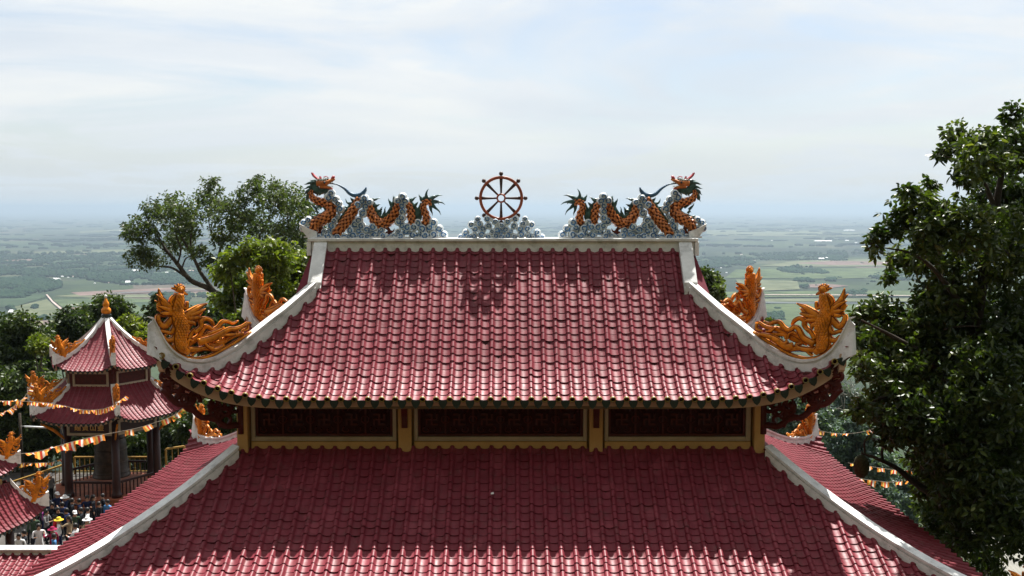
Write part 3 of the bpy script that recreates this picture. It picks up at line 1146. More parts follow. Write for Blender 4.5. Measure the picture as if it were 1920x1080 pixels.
def hip_ridge(corner, inward, length, zfun, name='hip_ridge', hfun=cap_h, n=44):
    """white mortar ridge along a hip: a body with a wider coping on top"""
    m_ = MB()
    side = Vector((inward.y, -inward.x, 0))
    us = np.r_[np.linspace(-0.05, min(2.0, length), n // 2), np.linspace(min(2.0, length), length, n // 2)[1:]]

    def strip(th, f0, f1):
        vs, fs = [], []
        for u in us:
            p = corner + inward * u
            z = zfun(u)
            a, b = f0(u), f1(u)
            tp_ = th * (0.22 + 0.78 * clamp((u + 0.05) / 0.55) ** 0.8)
            if b > 0.3:
                b -= 0.14 * clamp((0.05 - u) / 0.1)
            for sx in (-1, 1):
                vs += [(p.x + side.x * th * sx, p.y + side.y * th * sx, z + a) if a < -0.1 else (p.x + side.x * tp_ * sx, p.y + side.y * tp_ * sx, z + a), (p.x + side.x * tp_ * sx, p.y + side.y * tp_ * sx, z + max(a + 0.01, b))]
        for i in range(len(us) - 1):
            k = i * 4
            for q0, q1 in ((0, 1), (1, 3), (3, 2), (2, 0)):
                fs.append((k + q0, k + q1, k + 4 + q1, k + 4 + q0))
        e = (len(us) - 1) * 4
        fs += [(0, 2, 3, 1), (e, e + 1, e + 3, e + 2)]
        m_.add(vs, fs, 0, False)
    strip(0.11, lambda u: -0.16, lambda u: hfun(u) * 0.5)
    strip(0.085, lambda u: hfun(u) * 0.49, lambda u: hfun(u) - 0.045)
    strip(0.12, lambda u: hfun(u) - 0.046, lambda u: hfun(u))
    return T_build(m_, name, M['white'])


for sx in (-1, 1):
    for sy in (-1, 1):
        cy_ = UCY if sy < 0 else 2 * YC - UCY
        inw = Vector((-sx * DIAG.x, -sy * DIAG.y, 0))
        hip_ridge(Vector((sx * UCX, cy_, 0)), inw, 3.30, upper_hip_z)
        # verge ridge up the gable to the main ridge
        m_ = MB()
        ya, yb = 19.86, 20.62
        for th, z0, z1 in ((0.125, -0.16, 0.10), (0.10, 0.099, 0.17), (0.135, 0.169, 0.215)):
            pts = [(y if sy < 0 else 2 * YC - y, prof(y)) for y in np.linspace(ya, yb, 6)]
            vs, fs = [], []
            for y, z in pts:
                vs += [(sx * 3.8 + d, y, z + h) for d, h in ((-th, z0), (-th, z1), (th, z1), (th, z0))]
            for i in range(5):
                for q in range(4):
                    fs.append((i * 4 + q, i * 4 + (q + 1) % 4, i * 4 + 4 + (q + 1) % 4, i * 4 + 4 + q))
            fs += [(0, 1, 2, 3), (23, 22, 21, 20)]
            m_.add(vs, fs)
        T_build(m_, 'verge_ridge', M['white'])
    # gable wall
    m_ = MB()
    y0, y1 = 19.98, 2 * YC - 19.98
    vs = []
    for x_top, x_bot in ((3.7, 3.7), (4.03, 4.20)):
        vs += [(sx * x_bot, y0, -2.1), (sx * x_bot, y0, -1.72), (sx * x_top, 20.66, -0.99), (sx * x_top, 21.24, -0.99), (sx * x_bot, y1, -1.72), (sx * x_bot, y1, -2.1)]
    m_.add(vs, [(0, 1, 2, 3, 4, 5), (11, 10, 9, 8, 7, 6)] + [(i, 6 + i, 6 + (i + 1) % 6, (i + 1) % 6) for i in range(6)])
    T_build(m_, 'gable_wall', M['winewall'])


# lower roof hips
def lower_hip_z(u):
    w = LE - u / math.sqrt(2)
    return lo_z(w, w)


LCX, LCY = WX + LE, WY0 - LE


def lower_cap(u):
    return max(0.17, cap_h(u * 1.35)) if u < 1.2 else 0.17


for sx in (-1, 1):
    for sy in (-1, 1):
        cy_ = LCY if sy < 0 else 2 * YC - LCY
        inw = Vector((-sx, -sy, 0)).normalized()
        hip_ridge(Vector((sx * LCX, cy_, 0)), inw, 4.98, lower_hip_z, hfun=lower_cap, n=60)

# ---- walls between the two roofs
def px_x(px, D=18.95):
    return (px - 942) / FPX * D


mb = MB()
mb.box(-4.86, 4.86, WY0 + 0.20, WY1 - 0.12, -5.2, -3.33)
T_build(mb, 'wall', M['cream'])
mb = MB()
mb.box(-6.9, 6.9, 16.6, 2 * YC - 16.6, ZC, -6.25)
T_build(mb, 'lower_wall', M['cream'])
colpx = [(448, 468, 0.06), (748, 773, 0.03), (1105, 1130, 0.03), (1412, 1432, 0.06)]
for a, b, pr in colpx:
    mb = MB()
    mb.box(px_x(a), px_x(b), WY0 - pr, WY0 + 0.197, -5.1, -3.3, bev=0.012)
    T_build(mb, 'column', M['cream'])
    if pr < 0.05:
        mb = MB()
        c = px_x((a + b) / 2)
        z0, z1 = -3.62, -4.18
        vs = [(c + s * 0.055, WY0 - y, z) for s in (-1, 1) for y, z in ((pr + .002, z0), (pr + .16, z0), (pr + .15, -3.75), (pr + .07, -3.95), (pr + .05, z1), (pr + .002, z1))]
        mb.add(vs, [tuple(range(6)), tuple(range(11, 5, -1))] + [(i, 6 + i, 6 + (i + 1) % 6, (i + 1) % 6) for i in range(6)])
        T_build(mb, 'eave_bracket', M['carved'])
for a, b in ((470, 746), (775, 1103), (1132, 1410)):
    x0, x1 = px_x(a) + 0.02, px_x(b) - 0.02
    ix0, ix1 = px_x(a + 9), px_x(b - 9)
    if b == 1410:
        ix1 = px_x(1399)
        x1 = px_x(1408)
    zt, zb = -3.72, -4.38
    fr = MB()
    yf = WY0 + 0.055
    fr.box(x0, ix0, yf, yf + 0.12, zb - 0.085, zt + 0.09, bev=0.008)
    fr.box(ix1, x1, yf, yf + 0.12, zb - 0.085, zt + 0.09, bev=0.008)
    fr.box(ix0, ix1, yf, yf + 0.12, zt, zt + 0.09, bev=0.008)
    fr.box(ix0, ix1, yf, yf + 0.12, zb - 0.085, zb, bev=0.008)
    pf = T_build(fr, 'panel_frame', M['pale'])
    bk = MB()
    bk.box(ix0 + .002, ix1 - .002, yf + 0.08, yf + 0.118, zb + .002, zt - .002)
    T_build(bk, 'panel_backing', M['panelback'], pf).matrix_parent_inverse = Matrix.Identity(4)
    # sill with a cream skirting under it
    sk = MB()
    sk.box(x0, x1, WY0 + 0.03, WY0 + 0.12, -4.9, zb - 0.09, bev=0.01)
    T_build(sk, 'skirting', M['cream'])
    sk = MB()
    sk.box(x0, x1, WY0 + 0.03, WY0 + 0.12, zt + 0.094, -3.3, bev=0.01)
    T_build(sk, 'lintel', M['cream'])
    # fretwork: border, manji crosses and scrolls
    ft = MB()
    y0, y1 = yf + 0.045, yf + 0.079
    n = 5 if b - a < 300 else 6
    wv = (ix1 - ix0) / n
    for d in (0.02,):
        ft.box(ix0 + .003, ix1 - .003, y0, y1, zt - 0.05, zt - .003)
        ft.box(ix0 + .003, ix1 - .003, y0, y1, zb + .003, zb + 0.05)
        ft.box(ix0 + .003, ix0 + .05, y0, y1, zb + .05, zt - .05)
        ft.box(ix1 - .05, ix1 - .003, y0, y1, zb + .05, zt - .05)
    zc = (zt + zb) / 2
    w = 0.018
    for k in range(n):
        cx = ix0 + wv * (k + 0.5)
        r = 0.115
        bxs = [(-w, w, -r, r), (-r, -w, -w, w), (w, r, -w, w),
               (-r, -w, r - 2 * w, r), (w, r, -r, -r + 2 * w), (-r, -r + 2 * w, -r, -w), (r - 2 * w, r, w, r)]
        for q0, q1, q2, q3 in bxs:
            ft.box(cx + q0, cx + q1, y0 - 0.01, y1, zc + q2, zc + q3)
        for sz in (-1, 1):       # C scrolls above and below, and links
            for s2 in (-1, 1):
                pts = []
                for q in range(11):
                    an = R(-60 + 30 * q) if s2 > 0 else R(240 - 30 * q)
                    rr = 0.085 - 0.005 * q
                    pts.append((cx + s2 * 0.10 + rr * math.cos(an), (y0 + y1) / 2, zc + sz * (0.20 + rr * 0.8 * math.sin(an))))
                ft.tube(pts, 0.014, 6, depth=0.016, normal=(0, 1, 0))
        if k:
            ex = cx - wv / 2
            ft.box(ex - w, ex + w, y0, y1, zb + .05, zt - .05)
            pts = [(ex + 0.075 * math.cos(q), (y0 + y1) / 2 - 0.01, zc + 0.075 * math.sin(q)) for q in np.linspace(0, 2 * math.pi, 13)]
            ft.tube(pts, 0.015, 6, depth=0.016, normal=(0, 1, 0))
    T_build(ft, 'fretwork', M['carved'], pf)

# carved wing brackets under the four corners of the upper roof
for sx in (-1, 1):
    for sy in (-1, 1):
        base = Vector((sx * 4.95, WY0 if sy < 0 else WY1, 0))
        out = (Vector((sx * UCX, UCY if sy < 0 else 2 * YC - UCY, 0)) - base)
        ln = out.length
        out.normalize()
        nr = Vector((out.y, -out.x, 0))
        br = MB()

        def bp(u, z, off=0.0):
            p = base + out * u
            return (p.x + nr.x * off, p.y + nr.y * off, z)

        def brz(u):
            s = clamp((u / ln))
            return -3.28 + 0.75 * s ** 2.4
        lo = lambda u: -4.2 + 0.28 * u + 0.55 * (u / ln) ** 2 * 1.0
        br.tube([bp(u, brz(u) - 0.06) for u in np.linspace(0.02, ln * 0.96, 10)], 0.07, 8, depth=0.07, normal=nr)
        br.tube([bp(0.04, z) for z in np.linspace(-3.3, -4.3, 6)], 0.07, 8, depth=0.07, normal=nr)
        br.tube([bp(u, lo(u) + 0.04 * math.sin(u * 14)) for u in np.linspace(0.02, ln * 0.9, 26)], 0.06, 8, depth=0.06, normal=nr)
        rr_ = random.Random(3)
        for k in range(44):
            u = rr_.uniform(0.12, ln * 0.86)
            z = lo(u) + (brz(u) - lo(u)) * rr_.uniform(0.08, 0.95)
            r0 = rr_.uniform(0.08, 0.15)
            a0 = rr_.uniform(0, 6.28)
            dr = rr_.choice((-1, 1))
            br.tube([bp(u + (r0 - 0.008 * q) * math.cos(a0 + dr * q * 0.5), z + (r0 - 0.008 * q) * math.sin(a0 + dr * q * 0.5)) for q in range(11)],
                    [0.046 - 0.0018 * q for q in range(11)], 6, depth=0.05, normal=nr)
        T_build(br, 'corner_bracket', M['carved'])

# fallen scrap of paper on the lower roof
mb = MB()
p = at_y(922, 933, 17.75)
zz = lo_front(p.x, 17.75)
mb.add([(-.035, -.03, .0), (.04, -.035, .012), (.035, .035, .03), (-.03, .03, .02), (0, 0, .03)], [(0, 1, 4), (1, 2, 4), (2, 3, 4), (3, 0, 4)])
o = mb.build('paper_scrap', M['paper'], None, (p.x, 17.75, zz + 0.05))
tag(o, 'tiny white paper scrap lying on the middle of the shaded lower roof', 'litter')
# ================================================================ RIDGE ORNAMENTS
YO = 20.93           # plane of the ridge ornaments
ZR = -0.63           # top of the ridge
NY = (0, 1, 0)


def plane_xz(px, py):
    p = at_y(px, py, YO)
    return p.x, p.z


def m3(zx, zy):
    x, z = plane_xz(540 + zx / 6, 300 + zy / 6)
    return x, z


U3 = (m3(1000, 0)[0] - m3(0, 0)[0]) / 1000       # metres per traced unit


def dragon(mirror, label):
    X0 = m3(960, 880)[0]
    sg = -1 if mirror else 1
    root = empty('dragon_sculpture', (sg * X0, YO, ZR))
    tag(root, label, 'dragon sculpture', 'dragon sculptures on the roof ridge')

    def P(zx, zy, y=0.0):
        x, z = m3(zx, zy)
        return (sg * (x - X0), y, z - ZR)

    def stroke(mb_, pts, sides=10, depth=None, y=0.0, n=6, mi=0, round_=True):
        q = catmull([(a, b, r) for a, b, r in pts], n)
        rr = [max(0.3, k[2]) * U3 for k in q]
        mb_.tube([P(k[0], k[1], y) for k in q], rr, sides, depth=(rr if depth is None else [min(depth, r_ * 1.5) for r_ in rr]), normal=NY, mi=mi)
        return q

    bodies = [
        [(270, 345, 18), (258, 388, 25), (290, 440, 34), (355, 468, 40), (440, 488, 46), (492, 545, 54), (470, 620, 60), (400, 665, 62), (330, 700, 58), (292, 750, 50), (292, 820, 36)],
        [(800, 430, 33), (772, 500, 45), (722, 590, 54), (655, 690, 57), (580, 780, 52), (525, 850, 40)],
        [(925, 515, 34), (935, 590, 48), (978, 675, 55), (1050, 722, 56), (1130, 690, 54), (1198, 615, 48), (1230, 540, 42), (1245, 480, 32)],
        [(1345, 485, 28), (1380, 560, 40), (1385, 650, 42), (1408, 725, 36)],
        [(1600, 505, 16), (1590, 470, 26), (1550, 470, 30), (1520, 520, 29), (1545, 600, 38), (1560, 670, 40), (1535, 735, 36)],
    ]
    bm_, sm_ = MB(), MB()
    for b in bodies:
        q = stroke(bm_, b, 12, n=7)
        # overlapping scales, proud of the skin, on both faces
        pts = [np.array(P(k[0], k[1])) for k in q]
        rad = [k[2] * U3 for k in q]
        L_ = np.r_[0, np.cumsum([np.linalg.norm(pts[i + 1] - pts[i]) for i in range(len(pts) - 1)])]
        step = 0.056
        row = 0
        s = 0.01
        while s < L_[-1] - 0.01:
            c = np.array([np.interp(s, L_, [p_[i] for p_ in pts]) for i in range(3)])
            c2 = np.array([np.interp(min(L_[-1], s + 0.02), L_, [p_[i] for p_ in pts]) for i in range(3)])
            c1 = np.array([np.interp(max(0, s - 0.02), L_, [p_[i] for p_ in pts]) for i in range(3)])
            tv = (c2 - c1) / np.linalg.norm(c2 - c1)
            r = float(np.interp(s, L_, rad))
            sd = np.array([-tv[2], 0, tv[0]])
            na = max(6, int(2 * math.pi * r / 0.078) // 2 * 2)
            for k in range(na):
                a = 2 * math.pi * (k + 0.5 * (row % 2)) / na
                nrm = sd * math.cos(a) + np.array([0, 1, 0]) * math.sin(a)
                tg = -sd * math.sin(a) + np.array([0, 1, 0]) * math.cos(a)
                o_ = c + nrm * r
                w, h = math.pi * r / na * 0.80, step * 0.98
                up = nrm * 0.020
                vs = [o_ - tg * w * 0.75 - tv * h * 0.55, o_ + tg * w * 0.75 - tv * h * 0.55, o_ + tg * w - tv * 0 + up * 0.6,
                      o_ + tg * w * 0.5 + tv * h * 0.62 + up, o_ - tg * w * 0.5 + tv * h * 0.62 + up, o_ - tg * w + up * 0.6, o_ + up * 1.15]
                sm_.add(vs, [(0, 1, 6), (1, 2, 6), (2, 3, 6), (3, 4, 6), (4, 5, 6), (5, 0, 6), (4, 3, 1, 0)], 0, False)
            s += step
            row += 1
    # legs and claws
    for leg in ([(1065, 725, 40), (1118, 765, 22), (1150, 805, 17)], [(330, 720, 38), (372, 770, 24), (360, 815, 20)]):
        stroke(bm_, leg, 8)
    for claw in ([(1150, 805, 18), (1110, 815, 12), (1092, 838, 5)], [(1150, 805, 18), (1128, 842, 12), (1140, 862, 4)], [(1150, 805, 18), (1172, 838, 12), (1165, 858, 4)], [(1150, 805, 16), (1185, 800, 11), (1200, 770, 4)],
                 [(360, 815, 18), (330, 830, 12), (318, 845, 4)], [(360, 815, 18), (372, 838, 12), (368, 850, 4)], [(360, 815, 18), (398, 820, 12), (410, 800, 4)]):
        stroke(bm_, claw, 6, y=-0.02)
    body = bm_.build('body', M['gap_shade'], root)
    tag(sm_.build('scales', M['scale'], body), kind='stuff')

    # fins along the back and the tail flames: masses and single flames
    def flames(masses, fl, name):
        f = MB()
        for m__ in masses:
            stroke(f, m__, 8, depth=0.045, y=0.015)
        for i, (bx, by, w, mx, my, tx, ty) in enumerate(fl):
            stroke(f, [(bx, by, w), ((bx + mx) / 2, (by + my) / 2, w * 0.95), (mx, my, w * 0.62), ((mx + tx) / 2 + (ty - my) * 0.10, (my + ty) / 2 - (tx - mx) * 0.10, w * 0.34), (tx, ty, 1.5)], 6, depth=0.03, y=0.012 * ((i % 3) - 1), n=4)
        return f.build(name, M['fin'], root)

    flames([[(330, 235, 34), (292, 295, 52), (330, 345, 48), (400, 345, 38), (470, 340, 14)],
            [(250, 340, 30), (228, 400, 26), (215, 450, 12)],
            [(300, 490, 10), (400, 520, 22), (440, 575, 34), (400, 618, 38), (310, 645, 26), (240, 668, 8)]],
           [(300, 250, 22, 230, 262, 180, 272), (315, 235, 16, 280, 232, 245, 224), (275, 300, 22, 225, 305, 172, 322), (260, 330, 22, 210, 355, 180, 395),
            (240, 380, 20, 210, 420, 196, 470), (330, 350, 20, 330, 385, 316, 412), (370, 355, 18, 365, 385, 340, 402), (410, 350, 16, 420, 375, 400, 394), (450, 345, 14, 470, 362, 452, 378),
            (330, 560, 18, 290, 520, 270, 480), (340, 600, 16, 320, 570, 300, 590), (300, 640, 14, 260, 630, 235, 640), (380, 540, 12, 345, 520, 320, 505)], 'mane')
    flames([[(770, 430, 10), (700, 520, 26), (640, 610, 30), (590, 680, 30), (565, 715, 12)],
            [(918, 440, 14), (965, 500, 24), (1000, 600, 26), (1060, 645, 24), (1120, 620, 26), (1165, 540, 26), (1190, 460, 14)],
            [(1385, 470, 10), (1425, 530, 24), (1450, 610, 34), (1455, 680, 30), (1440, 710, 16)],
            [(1500, 480, 14), (1480, 560, 22), (1490, 640, 20), (1470, 690, 14)]],
           [(720, 500, 22, 670, 480, 650, 432), (740, 465, 20, 715, 440, 703, 420), (690, 550, 20, 650, 530, 622, 515), (650, 610, 18, 600, 580, 563, 590), (620, 650, 18, 580, 650, 570, 600),
            (935, 450, 22, 985, 445, 1038, 434), (975, 520, 22, 1010, 510, 1042, 497), (995, 580, 22, 1040, 565, 1066, 525), (1030, 620, 20, 1045, 585, 1062, 545), (1070, 635, 20, 1090, 580, 1102, 524), (1105, 625, 20, 1125, 585, 1148, 545),
            (1170, 520, 24, 1145, 470, 1130, 432), (1195, 460, 20, 1192, 425, 1186, 400), (1215, 450, 14, 1205, 425, 1196, 405),
            (1370, 470, 22, 1410, 440, 1448, 414), (1420, 520, 20, 1450, 490, 1470, 470), (1440, 570, 16, 1465, 540, 1480, 520), (1350, 450, 16, 1380, 440, 1405, 432)], 'back_fin')
    flames([[(1500, 470, 16), (1540, 430, 26), (1590, 445, 28), (1625, 490, 22)]],
           [(1560, 440, 26, 1555, 390, 1585, 322), (1510, 460, 24, 1490, 420, 1473, 385), (1590, 440, 26, 1660, 410, 1738, 400), (1610, 465, 26, 1690, 470, 1770, 505),
            (1610, 495, 26, 1660, 540, 1722, 622), (1600, 510, 22, 1610, 570, 1622, 632), (1600, 440, 18, 1640, 410, 1680, 420), (1630, 480, 16, 1680, 480, 1700, 500)], 'tail')

    # head
    h = MB()
    stroke(h, [(325, 265, 30), (365, 262, 40), (410, 262, 36), (455, 245, 25), (505, 222, 17), (528, 215, 10)], 10, depth=0.075)
    stroke(h, [(360, 290, 28), (410, 298, 24), (455, 308, 17), (492, 318, 10)], 10, depth=0.06)
    head = h.build('head', M['scale'], root)
    h = MB()
    stroke(h, [(490, 212, 14), (512, 192, 17), (526, 190, 11)], 8, depth=0.06)
    stroke(h, [(420, 240, 12), (470, 232, 11), (510, 215, 8)], 8, depth=0.085)
    stroke(h, [(455, 318, 14), (490, 328, 10), (502, 318, 5)], 8, depth=0.065)
    stroke(h, [(400, 195, 6), (430, 185, 6), (455, 200, 5)], 6)
    h.build('snout', M['pink'], head)
    h = MB()
    for k in range(5):
        x = 440 + k * 16
        stroke(h, [(x, 262 - k * 5, 6), (x + 2, 284 - k * 5, 2)], 6, y=-0.035)
        stroke(h, [(x, 300 + k * 2, 6), (x + 3, 282 + k, 2)], 6, y=-0.035)
    h.build('teeth', M['tooth'], head)
    h = MB()
    stroke(h, [(330, 228, 16), (380, 232, 18), (430, 222, 16), (458, 212, 8)], 8, depth=0.085)
    h.build('brow', M['fin'], head)
    h = MB()
    for k in range(5):
        x = 340 + k * 24
        stroke(h, [(x - 4, 205, 5), (x, 222, 6), (x + 4, 238, 4)], 6, y=-0.075)
    for q in ((440, 262), (372, 262)):
        pass
    h.build('brow_stripes', M['tooth'], head)
    h = MB()
    for y in (-0.078, 0.078):
        c = P(418, 255, y)
        h.lathe([(0.001, -0.026), (0.02, -0.018), (0.027, 0), (0.02, 0.018), (0.001, 0.026)], c, 10)
    h.build('eye', M['darkwin'], head)
    h = MB()
    for y in (-0.05, 0.05):
        stroke(h, [(345, 222, 14), (318, 200, 13), (292, 178, 12), (274, 152, 9), (276, 142, 7)], 8, y=y)
        stroke(h, [(372, 215, 10), (364, 196, 8), (362, 182, 4)], 8, y=y)
    h.build('horn', M['pink'], head)
    h = MB()
    q = catmull([(462, 264, 8), (510, 268, 8), (565, 280, 10), (635, 322, 15), (695, 378, 21), (757, 400, 26), (825, 388, 28), (866, 345, 20), (880, 305, 5)], 6)
    stroke(h, [(a, b, r) for a, b, r in q], 8, depth=0.028, n=1)
    wh = h.build('whisker', M['bluewhisk'], head)
    h = MB()
    for i in range(8, len(q) - 3, 2):
        a, b, r = q[i]
        a2, b2, _ = q[i + 1]
        ln = math.hypot(a2 - a, b2 - b)
        nx_, ny_ = -(b2 - b) / ln, (a2 - a) / ln
        stroke(h, [(a - nx_ * r * .8, b - ny_ * r * .8, 2), (a + (a2 - a), b + (b2 - b), 5), (a + nx_ * r * .9, b + ny_ * r * .9, 2)], 6, depth=0.03, y=-0.012, n=3)
    h.build('whisker_stripes', M['cloudw'], wh)

    # cloud bank: white lobes carrying blue spirals
    sw = [(185, 705, 38), (235, 670, 35), (175, 765, 38), (232, 768, 32), (245, 822, 30), (300, 855, 38), (365, 865, 35), (460, 858, 42), (560, 865, 36), (640, 865, 36), (735, 850, 45), (840, 855, 42), (470, 800, 28),
          (500, 742, 45), (525, 680, 32), (590, 552, 45), (570, 492, 38), (540, 442, 38), (460, 425, 48), (490, 375, 38), (790, 505, 45), (835, 462, 40), (862, 430, 40), (925, 475, 38), (880, 522, 42), (850, 600, 44),
          (800, 682, 42), (760, 720, 45), (830, 742, 40), (710, 790, 42), (800, 792, 36), (892, 782, 42), (965, 752, 45), (985, 835, 42), (1055, 785, 35), (1070, 848, 38), (1240, 458, 44), (1320, 465, 44), (1290, 412, 42),
          (1285, 515, 40), (1290, 582, 40), (1285, 650, 42), (1245, 690, 45), (1290, 740, 40), (1350, 757, 45), (1330, 802, 38), (1410, 842, 42), (1270, 850, 38), (1195, 850, 32), (1240, 808, 32), (1425, 752, 42),
          (1462, 710, 42), (1510, 772, 48), (1545, 845, 45), (1635, 705, 45), (1600, 757, 40), (1640, 838, 45), (1700, 772, 42), (1752, 842, 42), (900, 860, 34), (1480, 850, 36), (410, 800, 26), (690, 862, 30), (560, 640, 24)]
    cw, cb = MB(), MB()
    rr_ = random.Random(5)
    links = [(3, 4), (1, 0), (0, 2), (2, 3), (4, 5), (5, 6), (6, 7), (12, 13), (13, 14), (14, 63), (63, 15), (15, 16), (16, 17), (17, 18), (18, 19), (20, 21), (21, 22), (22, 23), (23, 24), (24, 25), (25, 26), (26, 27), (27, 29), (26, 28), (28, 30),
             (8, 9), (9, 62), (62, 10), (10, 11), (29, 10), (31, 32), (31, 33), (33, 34), (34, 35), (35, 48), (36, 38), (38, 37), (37, 39), (39, 40), (40, 41), (41, 42), (42, 43), (43, 44), (44, 45), (45, 46), (47, 48), (45, 47), (50, 51), (51, 52), (50, 44),
             (52, 53), (54, 55), (55, 53), (53, 56), (56, 57), (57, 58), (52, 60), (60, 46), (11, 59), (59, 33), (30, 11), (7, 8), (12, 7), (61, 6)]
    for i, (cx, cy_, r) in enumerate(sw):
        dz = 0.03 * ((i * 7) % 3) / 2
        c = P(cx, cy_)
        R_ = r * U3 * 0.96
        nseg = 12
        ring = [(R_ * 1.02 * (1 + 0.05 * math.cos(3 * a + i)) * math.cos(a), R_ * 1.02 * (1 + 0.05 * math.cos(3 * a + i)) * math.sin(a)) for a in np.linspace(0, 2 * math.pi, nseg + 1)[:-1]]
        vs = []
        yf = 0.075 + dz
        for sc_r, y in ((0.0, -yf), (0.8, -yf + 0.002), (0.96, -yf + 0.014), (1.0, -yf + 0.04), (1.0, yf - 0.04), (0.96, yf - 0.014), (0.8, yf - 0.002), (0.0, yf)):
            vs += [(c[0] + x * sc_r, y, c[2] + z * sc_r) for x, z in ring]
        fs = [(j * nseg + k, j * nseg + (k + 1) % nseg, (j + 1) * nseg + (k + 1) % nseg, (j + 1) * nseg + k) for j in range(7) for k in range(nseg)]
        cw.add(vs, [f for f in fs if min(f) >= nseg and max(f) < 7 * nseg], 0, True)
        cw.add(vs, [f for f in fs if not (min(f) >= nseg and max(f) < 7 * nseg)], 1, True)
        cw.tube([(c[0], -0.045, c[2]), (c[0], 0.045, c[2])], R_ * 1.22, 14)
        hand = 1 if (i * 5) % 3 else -1
        a0 = rr_.uniform(0, 6.28)
        for face in (-1, 1):
            pts, rads = [], []
            for q in range(15):
                f = q / 14
                a = a0 + hand * f * 2 * math.pi * 0.95
                rad_ = R_ * (0.70 - 0.44 * f * f)
                pts.append((c[0] + rad_ * math.cos(a), face * (yf + 0.004), c[2] + rad_ * math.sin(a)))
                rads.append(R_ * (0.19 - 0.05 * f))
            cb.tube(pts, rads, 6, depth=0.018, normal=NY)
    for a, b in links:
        (ax, ay, ar), (bx, by, br_) = sw[a], sw[b]
        stroke(cw, [(ax, ay, ar * 0.75), ((ax + bx) / 2, (ay + by) / 2, (ar + br_) * 0.30), (bx, by, br_ * 0.75)], 8, depth=0.07, n=4)
        mx, my = (ax + bx) / 2, (ay + by) / 2
        dx, dy = bx - ax, by - ay
        for face in (-1, 1):
            stroke(cb, [(ax + dx * .2 - dy * .25, ay + dy * .2 + dx * .25, 3), (mx, my, 5), (bx - dx * .2 + dy * .25, by - dy * .2 - dx * .25, 3)], 6, depth=0.016, y=face * 0.082, n=4)
    clouds = cw.build('cloud_bank', [M['cloudw'], M['cloudl']], root)
    tag(cb.build('cloud_spirals', M['cloudb'], clouds), kind='stuff')
    # plinth
    pl = MB()
    x0, x1 = sorted((P(190, 880)[0], P(1770, 880)[0]))
    pl.box(x0, x1, -0.1, 0.1, 0.002, 0.03)
    pl.build('plinth', M['white'], root)
    return root


dragon(False, 'orange scaled dragon sculpture on the ridge beside the tree crown, facing right')
dragon(True, 'orange scaled dragon sculpture on the ridge before open plain, facing left')

# ---- wheel of the law
wx, wz = plane_xz(939.6, 371.6)
UW = (plane_xz(1000, 400)[0] - plane_xz(900, 400)[0]) / 100 / 6.75
wheel = empty('dharma_wheel', (wx, YO, ZR))
tag(wheel, 'eight-spoked red brown wheel standing on swirling clouds at the ridge centre', 'wheel ornament')
cz = wz - ZR
mb = MB()
ro, ri, rm = 280 * UW, 243 * UW, 262 * UW
prof_ = [(ri, -0.03), (ri + .006, -0.05), (ro - .008, -0.05), (ro, -0.03), (ro, 0.03), (ro - .008, 0.05), (ri + .006, 0.05), (ri, 0.03)]
ns = 48
vs = [(r * math.cos(a), y, cz + r * math.sin(a)) for a in np.linspace(0, 2 * math.pi, ns + 1)[:-1] for r, y in prof_]
mb.add(vs, [(i * 8 + k, i * 8 + (k + 1) % 8, ((i + 1) % ns) * 8 + (k + 1) % 8, ((i + 1) % ns) * 8 + k) for i in range(ns) for k in range(8)], 0, True)
mb.build('rim', M['rim'], wheel)
mb = MB()
ro, ri = 60 * UW, 38 * UW
prof_ = [(ri, -0.05), (ri + .01, -0.075), (ro - .012, -0.075), (ro, -0.05), (ro, 0.05), (ro - .012, 0.075), (ri + .01, 0.075), (ri, 0.05)]
vs = [(r * math.cos(a), y, cz + r * math.sin(a)) for a in np.linspace(0, 2 * math.pi, 25)[:-1] for r, y in prof_]
mb.add(vs, [(i * 8 + k, i * 8 + (k + 1) % 8, ((i + 1) % 24) * 8 + (k + 1) % 8, ((i + 1) % 24) * 8 + k) for i in range(24) for k in range(8)], 0, True)
mb.build('hub', M['rim'], wheel)
for k in range(8):
    a = k * math.pi / 4
    ca, sa = math.cos(a), math.sin(a)
    mb = MB()
    mb.tube([(ca * r * UW, 0, cz + sa * r * UW) for r in (54, 120, 200, 250)], [12 * UW, 15 * UW, 20 * UW, 23 * UW], 8)
    mb.build('spoke', M['spoke'], wheel)
    mb = MB()
    mb.tube([(ca * r * UW, 0, cz + sa * r * UW) for r in (274, 284, 290)], [12 * UW, 10 * UW, 12 * UW], 8)
    c = (ca * 308 * UW, 0, cz + sa * 308 * UW)
    rk = 27 * UW
    mb.lathe([(rk * math.sin(q), -rk * math.cos(q)) for q in np.linspace(0.05, math.pi - .05, 9)], c, 12)
    mb.build('knob', M['spoke'], wheel)
sw = [(375, 745, 34), (500, 742, 40), (402, 805, 38), (512, 832, 40), (600, 780, 40), (345, 868, 42), (440, 870, 42), (296, 818, 42), (222, 915, 40), (620, 880, 40), (425, 942, 44), (512, 965, 36), (600, 955, 40),
      (330, 955, 38), (262, 968, 34), (160, 975, 36), (560, 900, 30), (205, 972, 26)]
sw = sw + [(1352 - a, b, r) for a, b, r in sw] + [(676, 900, 36), (676, 960, 40), (676, 830, 36)]
cw, cb = MB(), MB()
rr_ = random.Random(9)
